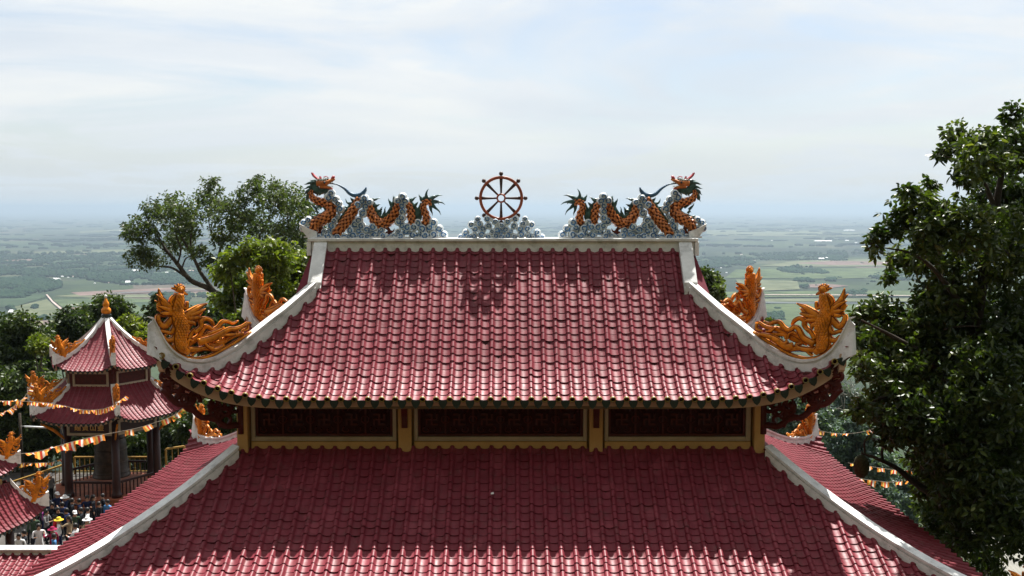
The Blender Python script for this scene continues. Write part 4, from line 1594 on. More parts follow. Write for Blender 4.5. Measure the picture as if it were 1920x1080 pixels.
for i, (cx, cy_, r) in enumerate(sw):
    c = ((cx - 672) * UW, 0, cz - (cy_ - 483) * UW)
    R_ = r * UW
    yf = 0.08 + 0.03 * ((i * 7) % 3) / 2
    nseg = 12
    ring = [(R_ * math.cos(a), R_ * math.sin(a)) for a in np.linspace(0, 2 * math.pi, nseg + 1)[:-1]]
    vs = []
    for sc_r, y in ((0.0, -yf), (0.8, -yf + 0.002), (0.96, -yf + 0.014), (1.0, -yf + 0.04), (1.0, yf - 0.04), (0.96, yf - 0.014), (0.8, yf - 0.002), (0.0, yf)):
        vs += [(c[0] + x * sc_r, y, c[2] + z * sc_r) for x, z in ring]
    fs = [(j * nseg + k, j * nseg + (k + 1) % nseg, (j + 1) * nseg + (k + 1) % nseg, (j + 1) * nseg + k) for j in range(7) for k in range(nseg)]
    cw.add(vs, fs[nseg:-nseg], 0, True)
    cw.add(vs, fs[:nseg] + fs[-nseg:], 1, True)
    cw.tube([(c[0], -0.045, c[2]), (c[0], 0.045, c[2])], R_ * 1.2, 14)
    hand = 1 if cx < 676 else -1
    a0 = rr_.uniform(0, 6.28)
    for face in (-1, 1):
        pts = []
        rads = []
        for q in range(15):
            f = q / 14
            a = a0 + hand * f * 2 * math.pi * 0.95
            pts.append((c[0] + R_ * (0.70 - 0.44 * f * f) * math.cos(a), face * (yf + 0.004), c[2] + R_ * (0.70 - 0.44 * f * f) * math.sin(a)))
            rads.append(R_ * (0.20 - 0.05 * f))
        cb.tube(pts, rads, 6, depth=0.018, normal=NY)
for a in range(len(sw)):
    near = sorted(range(len(sw)), key=lambda b: math.hypot(sw[a][0] - sw[b][0], sw[a][1] - sw[b][1]))[1:3]
    for b in near:
        pa = ((sw[a][0] - 672) * UW, 0, cz - (sw[a][1] - 483) * UW)
        pb = ((sw[b][0] - 672) * UW, 0, cz - (sw[b][1] - 483) * UW)
        cw.tube([pa, pb], 22 * UW, 8, depth=0.07, normal=NY)
cl = cw.build('cloud_base', [M['cloudw'], M['cloudl']], wheel)
tag(cb.build('cloud_spirals', M['cloudb'], cl), kind='stuff')

# ================================================================ PHOENIXES ON THE CORNERS
ZREF = upper_hip_z(0)


def ma(zx, zy):
    u, v = hip_uv(260 + zx / 6, 520 + zy / 6)
    return u, v - ZREF


UA = abs(ma(700, 500)[1] - ma(700, 400)[1]) / 100


def phoenix_meshes():
    def stroke(mb_, pts, y=0.0, depth=0.055, sides=8, n=6, line=True):
        if line and len(pts) > 2:
            grooves(pts, y, depth, n)
        q = catmull(pts, n)
        rr = [max(0.8, k[2] * 1.02 + 1.5) * UA for k in q]
        mb_.tube([(ma(k[0], k[1])[0], y, ma(k[0], k[1])[1]) for k in q], rr, sides, depth=[min(depth, r_ * 1.3) for r_ in rr], normal=NY)

    G = MB()

    def grooves(pts, y=0.0, depth=0.055, n=6):
        """dark line down both flanks of a stroke, on both faces, painting in groove shade"""
        q = catmull(pts, n)
        P_ = [np.array(ma(k[0], k[1])) for k in q]
        m_ = len(q)
        for e in (-1, 1):
            line = []
            for i_ in range(1, m_ - 1):
                tv = P_[i_ + 1] - P_[i_ - 1]
                tv = tv / max(1e-9, np.linalg.norm(tv))
                r_ = max(0.8, q[i_][2] + 1.5) * UA
                line.append((P_[i_] + np.array([-tv[1], tv[0]]) * e * r_ * 0.86, min(depth, r_ * 1.3) * 0.52))
            for s_ in (-1, 1):
                if len(line) > 2:
                    G.tube([(p_[0], y + s_ * d_, p_[1]) for p_, d_ in line], 4.2 * UA, 5, depth=0.008, normal=NY)

    out = {}
    b = MB()
    stroke(b, [(450, 190, 42), (440, 260, 52), (425, 350, 62), (440, 450, 90), (475, 560, 88), (455, 680, 76), (470, 780, 66), (560, 850, 30)], depth=0.10)
    stroke(b, [(430, 760, 60), (520, 800, 45), (640, 812, 32), (740, 792, 24), (765, 755, 20), (705, 738, 14)])
    stroke(b, [(590, 880, 16), (650, 830, 16), (690, 800, 14)])
    stroke(b, [(540, 770, 18), (552, 700, 18), (600, 715, 14)], y=-0.03)
    stroke(b, [(440, 190, 18), (375, 236, 22), (358, 290, 18), (400, 332, 16)])
    stroke(b, [(500, 235, 14), (500, 330, 15), (538, 342, 16), (545, 270, 14)])
    stroke(b, [(470, 400, 16), (520, 442, 15), (562, 375, 13)])
    stroke(b, [(390, 440, 36), (300, 542, 40), (240, 522, 30), (212, 445, 24), (250, 424, 13)])
    stroke(b, [(400, 560, 30), (358, 622, 24), (302, 612, 20), (248, 604, 20), (248, 640, 10)])
    stroke(b, [(420, 620, 30), (388, 692, 34), (318, 706, 24), (282, 668, 16), (258, 650, 8)])
    stroke(b, [(430, 800, 34), (400, 770, 26), (398, 810, 14)])
    # small overlapping feathers down neck, breast and back, on both faces
    cl_ = catmull([(450, 190, 42), (440, 260, 52), (425, 350, 62), (440, 450, 90), (475, 560, 88), (455, 680, 76), (470, 780, 66)], 4)
    for j, (cx, cy_, r_) in enumerate(cl_):
        nf = 3 if r_ < 60 else 5
        for i in range(nf):
            off = (i - (nf - 1) / 2 + (0.5 if j % 2 else 0)) * (1.7 * r_ / nf)
            if abs(off) > r_ * 0.95:
                continue
            yy = 0.10 * math.sqrt(max(0.1, 1 - (off / r_) ** 2)) + 0.012
            for s_ in (-1, 1):
                u0, v0 = ma(cx + off, cy_ - 10)
                u1, v1 = ma(cx + off * 0.96, cy_ + 34)
                b.tube([(u0, s_ * (yy - .012), v0), ((u0 + u1) / 2, s_ * (yy + .012), (v0 + v1) / 2), (u1, s_ * (yy + .004), v1)], [9 * UA, 17 * UA, 3 * UA], 6, depth=0.011, normal=NY)
    out['body'] = b
    h = MB()
    stroke(h, [(440, 165, 38), (462, 128, 44), (492, 150, 30)], depth=0.085)
    stroke(h, [(445, 126, 22), (405, 126, 13), (364, 120, 4)])
    stroke(h, [(490, 168, 24), (520, 182, 14), (552, 194, 3)])
    for (x, y, tx, ty) in ((425, 112, 404, 86), (445, 100, 443, 70), (465, 100, 474, 72), (485, 106, 500, 84), (498, 122, 519, 100), (500, 138, 520, 124)):
        stroke(h, [(x, y, 15), ((x + tx) / 2, (y + ty) / 2, 12), (tx, ty, 4)])
    out['head'] = h
    w = MB()
    stroke(w, [(400, 430, 40), (330, 350, 50), (268, 270, 36), (240, 200, 20), (222, 122, 3)], depth=0.07)
    for i, (tx, ty) in enumerate(((190, 190), (188, 262), (196, 318), (212, 366), (232, 398), (252, 422))):
        stroke(w, [(340 - i * 2, 330 + i * 18, 26), (270, (300 + i * 22 + ty) / 2 + 10, 24), (tx, ty, 3)], y=0.04 * ((i % 2) * 2 - 1), depth=0.035)
    stroke(w, [(400, 420, 50), (320, 370, 60), (250, 330, 50), (215, 290, 18)], depth=0.02, line=False)
    out['wing_a'] = w
    w = MB()
    stroke(w, [(470, 520, 50), (560, 425, 56), (655, 345, 30), (720, 312, 14), (772, 292, 3)], depth=0.07)
    for i, (tx, ty) in enumerate(((745, 350), (728, 400), (706, 445), (672, 492), (628, 540), (580, 585))):
        stroke(w, [(560 - i * 8, 430 + i * 16, 26), ((560 + tx) / 2 + 10, (430 + i * 12 + ty) / 2, 24), (tx, ty, 3)], y=0.04 * ((i % 2) * 2 - 1), depth=0.035)
    stroke(w, [(500, 540, 60), (590, 470, 70), (660, 410, 48), (710, 370, 14)], depth=0.02, line=False)
    out['wing_b'] = w
    t_ = MB()
    for i, s_ in enumerate((
        [(620, 620, 26), (690, 545, 26), (690, 490, 30), (742, 462, 24), (802, 488, 20), (836, 542, 11)],
        [(560, 690, 30), (600, 620, 22), (630, 588, 18), (668, 582, 9)],
        [(560, 750, 44), (680, 676, 34), (735, 580, 28), (782, 556, 26), (840, 590, 24), (900, 562, 24), (948, 504, 22), (1010, 500, 20), (1070, 520, 16), (1132, 490, 6)],
        [(660, 730, 44), (800, 690, 42), (900, 640, 34), (1000, 585, 30), (1080, 576, 24), (1150, 552, 20), (1210, 512, 16), (1252, 514, 9)],
        [(1225, 512, 12), (1222, 575, 17), (1160, 602, 12)],
        [(800, 770, 46), (880, 775, 44), (1000, 695, 38), (1100, 652, 28), (1190, 636, 18)],
        [(890, 700, 20), (920, 650, 20), (1010, 642, 20), (1090, 632, 14)],
        [(700, 690, 30), (790, 640, 26), (880, 600, 20), (960, 560, 14)],
        [(860, 720, 24), (900, 740, 20), (960, 690, 14)],
        [(820, 800, 30), (760, 770, 20), (700, 690, 14)],
    )):
        stroke(t_, s_, y=0.045 * ((i % 3) - 1), depth=0.045)
    stroke(t_, [(980, 700, 20), (1040, 660, 16), (1090, 660, 12)], y=0.03)
    stroke(t_, [(700, 800, 22), (780, 800, 26), (870, 810, 24), (960, 760, 14)])
    stroke(t_, [(1010, 560, 12), (1060, 600, 16), (1120, 610, 12)])
    stroke(t_, [(760, 640, 16), (800, 615, 18), (850, 640, 14), (860, 690, 10)], y=0.03)
    out['tail'] = t_
    r_ = MB()
    stroke(r_, [(232, 640, 12), (300, 718, 18), (400, 825, 18), (520, 895, 18), (650, 915, 18), (800, 882, 18), (960, 800, 18), (1120, 705, 18), (1262, 612, 14)], depth=0.06)
    out['base_rim'] = r_
    out['groove_shade_lines'] = G
    return out


def make_phoenix():
    root = empty('phoenix_ornament')
    for k, mb_ in phoenix_meshes().items():
        o_ = mb_.build('wing' if k.startswith('wing') else k, M['groove'] if k == 'groove_shade_lines' else M['orange'], root)
        if k == 'groove_shade_lines':
            tag(o_, kind='stuff')
    return root


def place_phoenix(root, corner, inward, z, label, scale=1.0, group='orange phoenix ornaments on the roof corners', pitch=0.0):
    root.location = (corner[0], corner[1], z)
    root.rotation_euler = (0, -pitch, math.atan2(inward[1], inward[0]))
    root.scale = (scale,) * 3
    tag(root, label, 'roof ornament', group)


ph = make_phoenix()
proto = ph
first = True
for sx, sy, lab in ((-1, -1, 'large orange phoenix on the near upper roof corner beside the bell pavilion'),
                    (1, -1, 'large orange phoenix on the near upper roof corner beside the leafy dark tree'),
                    (-1, 1, 'orange phoenix on the far upper roof corner in front of the yellow green tree'),
                    (1, 1, 'orange phoenix on the far upper roof corner in front of open fields')):
    o = proto if first else copy_tree(proto)
    first = False
    place_phoenix(o, (sx * UCX, UCY if sy < 0 else 2 * YC - UCY), (-sx * DIAG.x, -sy * DIAG.y), ZREF, lab)
ZLREF = lower_hip_z(0)
for sx, sy, lab in ((-1, 1, 'orange phoenix framed by white curl under the left upper eave corner'),
                    (1, 1, 'orange phoenix framed by white curl under the right upper eave corner'),
                    (-1, -1, 'orange phoenix on lower roof cut off at the bottom left corner'),
                    (1, -1, 'orange phoenix on lower roof cut off at the bottom right corner')):
    o = copy_tree(proto)
    place_phoenix(o, (sx * LCX, LCY if sy < 0 else 2 * YC - LCY), (-sx, -sy), ZLREF, lab, 0.8 if sy > 0 else 0.58)
# ================================================================ TREES
def leaves(centres, length, width, per, spread, droop=0.25, fine=False, varc=None):
    """tufts of leaves: returns V, F, var"""
    n = len(centres)
    C = np.repeat(np.asarray(centres), per, 0)
    m_ = len(C)
    d = rng.normal(size=(m_, 3))
    d[:, 2] = d[:, 2] * 0.75 - droop * 0.3
    d /= np.linalg.norm(d, axis=1)[:, None]
    ref = rng.normal(size=(m_, 3))
    s = np.cross(d, ref)
    s /= np.linalg.norm(s, axis=1)[:, None]
    nn = np.cross(s, d)
    ln = length * rng.uniform(0.65, 1.2, (m_, 1))
    wd = width * rng.uniform(0.75, 1.2, (m_, 1))
    base = C + d * ln * rng.uniform(0.0, spread, (m_, 1))
    dro = np.array([0, 0, -1.0]) * ln * droop
    tip = base + d * ln + dro
    if fine:
        a1, a2 = base + d * ln * 0.3 + dro * 0.15, base + d * ln * 0.68 + dro * 0.5
        f = nn * wd * 0.22
        V = np.stack([base, a1 + s * wd * .5 + f, a2 + s * wd * .42 + f, tip, a2 - s * wd * .42 + f, a1 - s * wd * .5 + f], 1)
        T = np.array([[0, 1, 2, 3], [0, 3, 4, 5]])
        k = 6
    else:
        mid = base + d * ln * 0.5 + dro * 0.3
        V = np.stack([base, mid + s * wd * .5 + nn * wd * .1, tip, mid - s * wd * .5 + nn * wd * .1], 1)
        T = np.array([[0, 1, 2, 3]])
        k = 4
    F = (T[None] + (np.arange(m_) * k)[:, None, None]).reshape(-1, 4)
    tv = np.repeat(np.clip((varc if varc is not None else rng.uniform(0.15, 0.75, n)), 0, 1), per)
    lv = np.clip(tv + rng.normal(0, 0.2, m_), 0, 1)
    return V.reshape(-1, 3), F, np.repeat(lv, k)


def tree(name, label, base, clumps, leaf, material, bark, tufts, per=7, limbs=None, trunk_r=0.2, group=None, fine=False, shell=0.45, cat='tree', twigs=True, flat=1.0, droop=0.25):
    """clumps: (Vector centre, radius)"""
    root = empty(name, base)
    tag(root, label, cat, group)
    base = Vector(base)
    tot = sum(r ** 2 for _, r in clumps)
    cs, vs_ = [], []
    for c, r in clumps:
        k = max(3, int(tufts * r * r / tot))
        d = rng.normal(size=(k, 3))
        d /= np.linalg.norm(d, axis=1)[:, None]
        rad = r * (shell + (1.0 - shell) * rng.random(k) ** 0.6)
        # lumpy outline
        ph = rng.uniform(0, 6.28, 3)
        lump = 1 + 0.22 * np.sin(d[:, 0] * 5 + ph[0]) * np.sin(d[:, 1] * 4 + ph[1]) + 0.14 * np.sin(d[:, 2] * 9 + ph[2])
        p = d * (rad * lump)[:, None]
        p[:, 2] *= flat
        cs.append(p + np.array(c) - np.array(base))
        vs_.append(np.full(k, rng.uniform(0.2, 0.62)) + rng.normal(0, 0.13, k))
    cs = np.concatenate(cs)
    V, F, var = leaves(cs, leaf[0], leaf[1], per, 0.35, droop, fine, np.concatenate(vs_))
    link('crown', np_mesh('crown', V, F, material, var), root)
    mb_ = MB()
    if limbs is None:
        top = max(clumps, key=lambda q: q[0].z)[0]
        ctr = sum((c for c, _ in clumps), Vector()) / len(clumps)
        fork = Vector((0, 0, 0)).lerp(Vector((ctr.x - base.x, ctr.y - base.y, ctr.z - base.z)), 0.55)
        mb_.tube(catmull([(0, 0, -0.3), tuple(fork * 0.5 + Vector((0.1, 0.05, 0))), tuple(fork)], 5), list(np.interp(np.linspace(0, 1, 11), [0, 1], [trunk_r, trunk_r * 0.6])), 10)
        for c, r in clumps:
            e = c - base
            mid = fork.lerp(e, 0.5) + Vector((random.uniform(-.1, .1), random.uniform(-.1, .1), -0.12)) * (e - fork).length
            rb = trunk_r * 0.45 * clamp(r / max(q[1] for q in clumps), 0.4, 1)
            q = catmull([tuple(fork * 0.92), tuple(mid), tuple(e)], 5)
            mb_.tube(q, list(np.interp(np.linspace(0, 1, len(q)), [0, 1], [rb, 0.02])), 7)
    else:
        for pts in limbs:
            q = catmull([(p[0] - base.x, p[1] - base.y, p[2] - base.z, p[3]) for p in pts], 5)
            mb_.tube([k[:3] for k in q], [k[3] for k in q], 8)
    if twigs:
        for c, r in clumps:
            e = c - base
            for _ in range(5):
                d = Vector(rng.normal(size=3)).normalized() * r * 0.85
                mb_.tube([tuple(e), tuple(e + d * 0.5 + Vector((0, 0, r * .08))), tuple(e + d)], [0.022 + r * 0.012, 0.014 + r * .006, 0.006], 5)
    mb_.build('trunk', bark, root)
    return root


def clump_px(lst, Y, dY, grow=1.0):
    out = []
    for x, y, r in lst:
        yy = Y + random.uniform(-dY, dY)
        p = at_y(x, y, yy)
        out.append((p, r * grow * yy / FPX))
    return out


# the big tree on the right
JT = [(1795, 262, 34), (1845, 290, 50), (1905, 275, 55), (1765, 288, 18), (1815, 325, 30), (1885, 365, 68), (1720, 385, 40), (1682, 412, 34), (1760, 405, 45), (1825, 430, 60),
      (1690, 485, 30), (1752, 480, 58), (1885, 470, 80), (1730, 560, 30), (1785, 555, 60), (1655, 585, 40), (1615, 592, 26), (1705, 620, 58), (1625, 640, 40), (1785, 640, 80),
      (1885, 600, 90), (1685, 690, 58), (1625, 690, 30), (1855, 720, 100), (1645, 760, 42), (1705, 785, 66), (1612, 768, 24), (1665, 815, 28), (1785, 830, 85), (1885, 850, 95),
      (1840, 930, 80), (1905, 985, 70), (1755, 905, 40), (1735, 860, 45), (1900, 215, 22), (1700, 355, 18), (1745, 345, 16), (1940, 420, 80), (1950, 650, 100), (1950, 850, 100), (1650, 440, 22), (1668, 520, 14),
      (1740, 440, 40), (1600, 620, 18), (1660, 640, 40), (1730, 720, 60), (1660, 720, 36), (1785, 945, 46), (1760, 985, 24), (1815, 1010, 40), (1850, 1055, 34), (1800, 890, 60)]
cl = clump_px(JT, 20.3, 1.3)
cl += clump_px([(1640, 462, 17)], 19.6, 0.1)
base = Vector((9.75, 21.4, ZC))
top = lambda x, y, Y, r: (*at_y(x, y, Y), r)
jl = [[(9.75, 21.4, ZC - 0.3, 0.34), (9.7, 21.5, -11, 0.29), top(1790, 960, 21.4, 0.22), top(1800, 800, 21.0, 0.18), top(1830, 600, 20.6, 0.13), top(1865, 400, 20.4, 0.08), top(1890, 260, 20.4, 0.03)],
      [top(1790, 965, 21.4, 0.12), top(1760, 935, 20.8, 0.085), top(1715, 905, 20.4, 0.07), top(1680, 877, 20.2, 0.05), top(1640, 858, 20.0, 0.035), top(1616, 850, 20.0, 0.02)],
      [top(1655, 862, 20.1, 0.03), top(1654, 845, 20.1, 0.03), top(1662, 820, 20.1, 0.018)],
      [top(1622, 852, 20.0, 0.02), top(1621, 830, 20.0, 0.018), top(1628, 815, 20.0, 0.012)],
      [top(1800, 820, 21.0, 0.12), top(1740, 760, 20.4, 0.08), top(1680, 740, 20.0, 0.05), top(1620, 760, 19.8, 0.02)],
      [top(1805, 760, 21.0, 0.12), top(1750, 680, 20.4, 0.08), top(1690, 640, 20.0, 0.05), top(1615, 600, 19.8, 0.015)],
      [top(1830, 620, 20.6, 0.10), top(1780, 540, 20.3, 0.06), top(1720, 480, 20.0, 0.03), top(1642, 462, 19.6, 0.008)],
      [top(1850, 500, 20.4, 0.08), top(1790, 440, 20.2, 0.05), top(1700, 400, 20.0, 0.012)],
      [top(1870, 400, 20.4, 0.06), top(1830, 320, 20.3, 0.03), top(1760, 288, 20.3, 0.008)],
      [top(1800, 800, 21.0, 0.16), top(1880, 720, 21.4, 0.10), top(1960, 620, 21.6, 0.03)],
      [top(1770, 618, 20.1, 0.02), top(1800, 612, 19.9, 0.018), top(1840, 612, 19.8, 0.01)]]
tree('jackfruit_tree', 'big dark glossy-leaved jackfruit tree rising beside the right temple eave', base, cl, (0.155, 0.066), M['leaf_dark'], M['darkbark'], 7000, 8, jl, fine=True, shell=0.25, twigs=True)
# jackfruit hanging from its low branch
p = at_y(1615, 873, 20.0)
jf = empty('jackfruit', p)
tag(jf, 'single jackfruit hanging from a bare low branch over the right roof slope', 'fruit')
mb = MB()
rr_ = random.Random(2)
prof_ = [(0.001, -0.26), (0.07, -0.235), (0.125, -0.17), (0.155, -0.07), (0.155, 0.04), (0.13, 0.14), (0.08, 0.205), (0.02, 0.235)]
mb.lathe(prof_, (0, 0, 0), 16)
mb.v = [(x * (1 + rr_.uniform(-.06, .06)), y * (1 + rr_.uniform(-.06, .06)), z) for x, y, z in mb.v]
mb.build('fruit_body', M['jack'], jf)
mb = MB()
mb.tube([(0, 0, 0.22), (0.01, 0, 0.26), (0.0, 0, 0.30)], [0.022, 0.014, 0.014], 7)
mb.build('stalk', M['darkbark'], jf)

# open-crowned tree on the left
LT = [(270, 430, 38), (300, 392, 34), (332, 452, 38), (243, 440, 18), (262, 475, 32), (288, 488, 22), (340, 400, 42), (392, 375, 38), (394, 342, 16), (430, 400, 46), (478, 362, 38), (484, 334, 12), (530, 372, 42), (560, 385, 36),
      (540, 430, 55), (470, 420, 48), (420, 448, 30), (500, 470, 36), (372, 470, 22), (578, 455, 34), (398, 492, 22), (345, 425, 36), (590, 415, 28), (236, 425, 10), (320, 375, 14), (515, 350, 16)]
cl = clump_px(LT, 60, 2.2)
tp = lambda x, y, r, Y=60: (*at_y(x, y, Y), r * 0.62)
z4 = lambda x, y, r, Y=60: tp(200 + x / 3.375, 300 + y / 3.375, r, Y)
ll = [[tp(470, 660, 0.42), tp(440, 590, 0.36), z4(740, 880, 0.32), z4(640, 810, 0.27), z4(530, 760, 0.24), z4(450, 660, 0.20), z4(370, 560, 0.14), z4(320, 470, 0.08), z4(290, 400, 0.03)],
      [z4(690, 845, 0.22), z4(600, 720, 0.18), z4(570, 660, 0.16), z4(530, 580, 0.12), z4(480, 500, 0.08), z4(440, 400, 0.03)],
      [z4(540, 768, 0.14), z4(420, 685, 0.11), z4(330, 672, 0.08), z4(230, 635, 0.05), z4(180, 590, 0.03)],
      [z4(572, 660, 0.10), z4(620, 640, 0.08), z4(665, 615, 0.05)], [z4(545, 600, 0.11), z4(530, 520, 0.09), z4(545, 420, 0.06), z4(560, 330, 0.03)],
      [z4(475, 690, 0.08), z4(500, 625, 0.07), z4(540, 608, 0.05)], [z4(450, 655, 0.10), z4(470, 560, 0.08), z4(440, 480, 0.05), z4(420, 380, 0.03)],
      [z4(690, 800, 0.16), z4(720, 560, 0.12), z4(800, 440, 0.09), z4(850, 300, 0.04)], [z4(760, 860, 0.18), z4(900, 600, 0.14), z4(1000, 420, 0.08), z4(1060, 280, 0.03)],
      [z4(720, 540, 0.08), z4(660, 460, 0.06), z4(640, 300, 0.03), z4(640, 160, 0.015)], [z4(400, 600, 0.06), z4(300, 520, 0.05), z4(220, 450, 0.02)]]
p0 = at_y(470, 660, 60)
tree('spreading_tree', 'open-crowned dark tree with bare forking limbs left of the dragon', p0, cl, (0.25, 0.10), M['leaf_olive'], M['bark'], 3300, 7, ll, shell=0.2, flat=0.8)
ll = None

YT = [(430, 492, 26), (470, 472, 26), (515, 482, 36), (560, 500, 38), (450, 530, 32), (500, 545, 38), (550, 560, 42), (412, 512, 16), (480, 592, 36), (428, 565, 24), (402, 560, 10), (545, 620, 40), (590, 525, 20), (590, 470, 16), (455, 600, 26), (500, 510, 30), (580, 560, 30), (520, 590, 34)]
cl = clump_px(YT, 44, 1.6)
tree('leafy_tree', 'yellow green leafy tree behind the far left roof corner', (at_y(500, 640, 44).x, 44, ZC), cl, (0.27, 0.13), M['leaf_yellow'], M['bark'], 2600, 7, None, 0.22, shell=0.25)

for nm, lab, Y, lst, mt, n, lf in [
    ('dark_tree', 'dark tree standing right behind the pavilion finial', 72, [(200, 572, 24), (224, 578, 20), (190, 600, 30), (232, 602, 24), (210, 620, 34)], 'leaf_deep', 1100, (0.34, 0.15)),
    ('dark_tree', 'dark bushy tree just left of the pavilion finial', 70, [(160, 592, 22), (128, 604, 28), (150, 620, 34), (105, 620, 22), (175, 625, 26), (120, 640, 36)], 'leaf_deep', 1300, (0.34, 0.15)),
    ('bright_tree', 'bright green low tree right of the pavilion roof', 66, [(240, 612, 20), (262, 618, 18), (250, 632, 26), (280, 640, 24)], 'leaf_yellow', 800, (0.32, 0.15)),
    ('forest_tree', 'broad dark tree at the left picture edge above the bunting', 62, [(15, 620, 34), (45, 610, 26), (70, 640, 34), (25, 660, 46), (75, 680, 40), (-20, 640, 40), (40, 705, 46), (95, 660, 22)], 'leaf_deep', 2200, (0.32, 0.14)),
    ('yellow_shrub', 'small yellowish shrub among dark trees left of the pavilion', 58, [(72, 640, 12), (82, 648, 12), (64, 650, 10)], 'leaf_yellow', 240, (0.28, 0.12)),
    ('forest_tree', 'deep green tree behind the bunting strings on the left', 57, [(20, 745, 52), (70, 735, 42), (-20, 730, 50), (110, 740, 34), (40, 790, 52), (95, 790, 40), (0, 800, 50), (75, 835, 40), (30, 845, 40)], 'leaf_deep', 2200, (0.30, 0.13)),
    ('forest_tree', 'dark shaded tree seen between the pavilion columns', 62, [(150, 820, 50), (190, 850, 50), (230, 810, 55), (270, 850, 50), (310, 815, 45), (340, 790, 40), (340, 850, 40), (360, 750, 36)], 'leaf_deep', 1700, (0.32, 0.14)),
    ('dark_tree', 'dark bush crowns behind the near left phoenix', 56, [(300, 588, 24), (335, 600, 26), (375, 598, 26), (405, 600, 26), (350, 630, 34), (400, 640, 34), (440, 630, 30), (310, 635, 30), (295, 560, 10)], 'leaf_deep', 1500, (0.30, 0.13)),
    ('round_tree', 'glossy green tree peeking out beside the right gable wall', 36, [(1318, 520, 18), (1332, 530, 20), (1340, 550, 18), (1312, 545, 26), (1322, 572, 26), (1352, 572, 12), (1300, 520, 20)], 'leaf_olive', 1300, (0.18, 0.09)),
    ('dark_tree', 'small dark treetop just behind the far right phoenix', 50, [(1430, 604, 9), (1445, 608, 9), (1460, 616, 8), (1440, 622, 14)], 'leaf_deep', 350, (0.26, 0.12)),
    ('hazy_tree', 'haze-tinted grey green tree low behind the right roof slope', 88, [(1560, 830, 34), (1600, 800, 30), (1585, 860, 44), (1640, 870, 40), (1620, 820, 26)], 'leaf_hazed', 1400, (0.42, 0.2)),
    ('hazy_tree', 'haze-tinted grey green tree in the gap left of the jackfruit', 104, [(1600, 895, 40), (1650, 930, 44), (1700, 900, 40), (1690, 960, 50), (1620, 950, 40), (1560, 900, 40)], 'leaf_hazed', 1500, (0.48, 0.22)),
    ('hazy_tree', 'haze-tinted pale tree under the right upper eave tip, partly bare', 118, [(1560, 760, 26), (1600, 750, 20), (1540, 790, 24), (1640, 770, 24), (1580, 735, 14)], 'leaf_hazed', 700, (0.5, 0.22)),
    ('forest_tree', 'dark foliage behind the jackfruit trunk above the pale awning', 30, [(1740, 945, 26), (1760, 980, 30), (1800, 950, 40), (1790, 1010, 24), (1850, 960, 40), (1900, 950, 40)], 'leaf_deep', 1000, (0.2, 0.09)),
    ('forest_tree', 'dark tree framed under the left upper eave corner', 46, [(380, 770, 26), (420, 760, 24), (400, 800, 30), (440, 790, 24), (345, 800, 20)], 'leaf_deep', 700, (0.26, 0.11)),
    ('hazy_tree', 'haze-tinted grey green tree framed under the right upper eave corner', 70, [(1460, 770, 30), (1500, 760, 30), (1530, 790, 30), (1480, 810, 34), (1440, 790, 26), (1530, 750, 18)], 'leaf_hazed', 900, (0.36, 0.16)),
    ('forest_tree', 'dark tree at the lower right edge under the jackfruit crown', 40, [(1830, 1000, 30), (1900, 1000, 44), (1880, 960, 40), (1920, 1050, 40), (1860, 1062, 22)], 'leaf_deep', 900, (0.24, 0.1)),
]:
    cl = clump_px(lst, Y, Y * 0.02)
    cx = sum(c.x for c, _ in cl) / len(cl)
    low = min(c.z for c, _ in cl)
    zb = hillside_z(cx, Y)
    tree(nm, lab, (cx, Y, zb), cl, lf, M[mt], M['bark'] if mt != 'leaf_hazed' else M['palebark'], int(n * 1.5), 7, None, 0.2 if Y < 60 else 0.3, shell=0.2)

# bare pale tree in the gap under the eave tip
root = empty('bare_tree', (at_y(1590, 800, 96).x, 96, hillside_z(0, 96)))
tag(root, 'leafless pale branched tree under the right upper eave tip', 'tree')
mb = MB()
bx = Vector(root.location)
rb = random.Random(12)


def twig(p, d, ln, r, depth):
    e = p + d * ln
    mb.tube([tuple(p - bx), tuple((p + e) / 2 - bx + Vector((rb.uniform(-.08, .08), rb.uniform(-.08, .08), rb.uniform(-.05, .1))) * ln), tuple(e - bx)], [r, r * .8, r * .6], 5)
    if depth:
        for _ in range(rb.choice((2, 3, 3))):
            nd = (d + Vector((rb.uniform(-.9, .9), rb.uniform(-.5, .5), rb.uniform(-.5, .7)))).normalized()
            twig(e, nd, ln * rb.uniform(.6, .85), r * .6, depth - 1)


twig(bx, Vector((0, 0, 1)), at_y(1590, 830, 96).z - bx.z, 0.28, 0)
twig(at_y(1590, 830, 96), Vector((0.2, 0, 1)).normalized(), 2.2, 0.13, 5)
twig(at_y(1590, 835, 96), Vector((-0.9, 0, .6)).normalized(), 2.0, 0.12, 4)
twig(at_y(1590, 838, 96), Vector((0.9, 0.2, .5)).normalized(), 2.0, 0.12, 4)
mb.build('branches', M['palebark'], root)

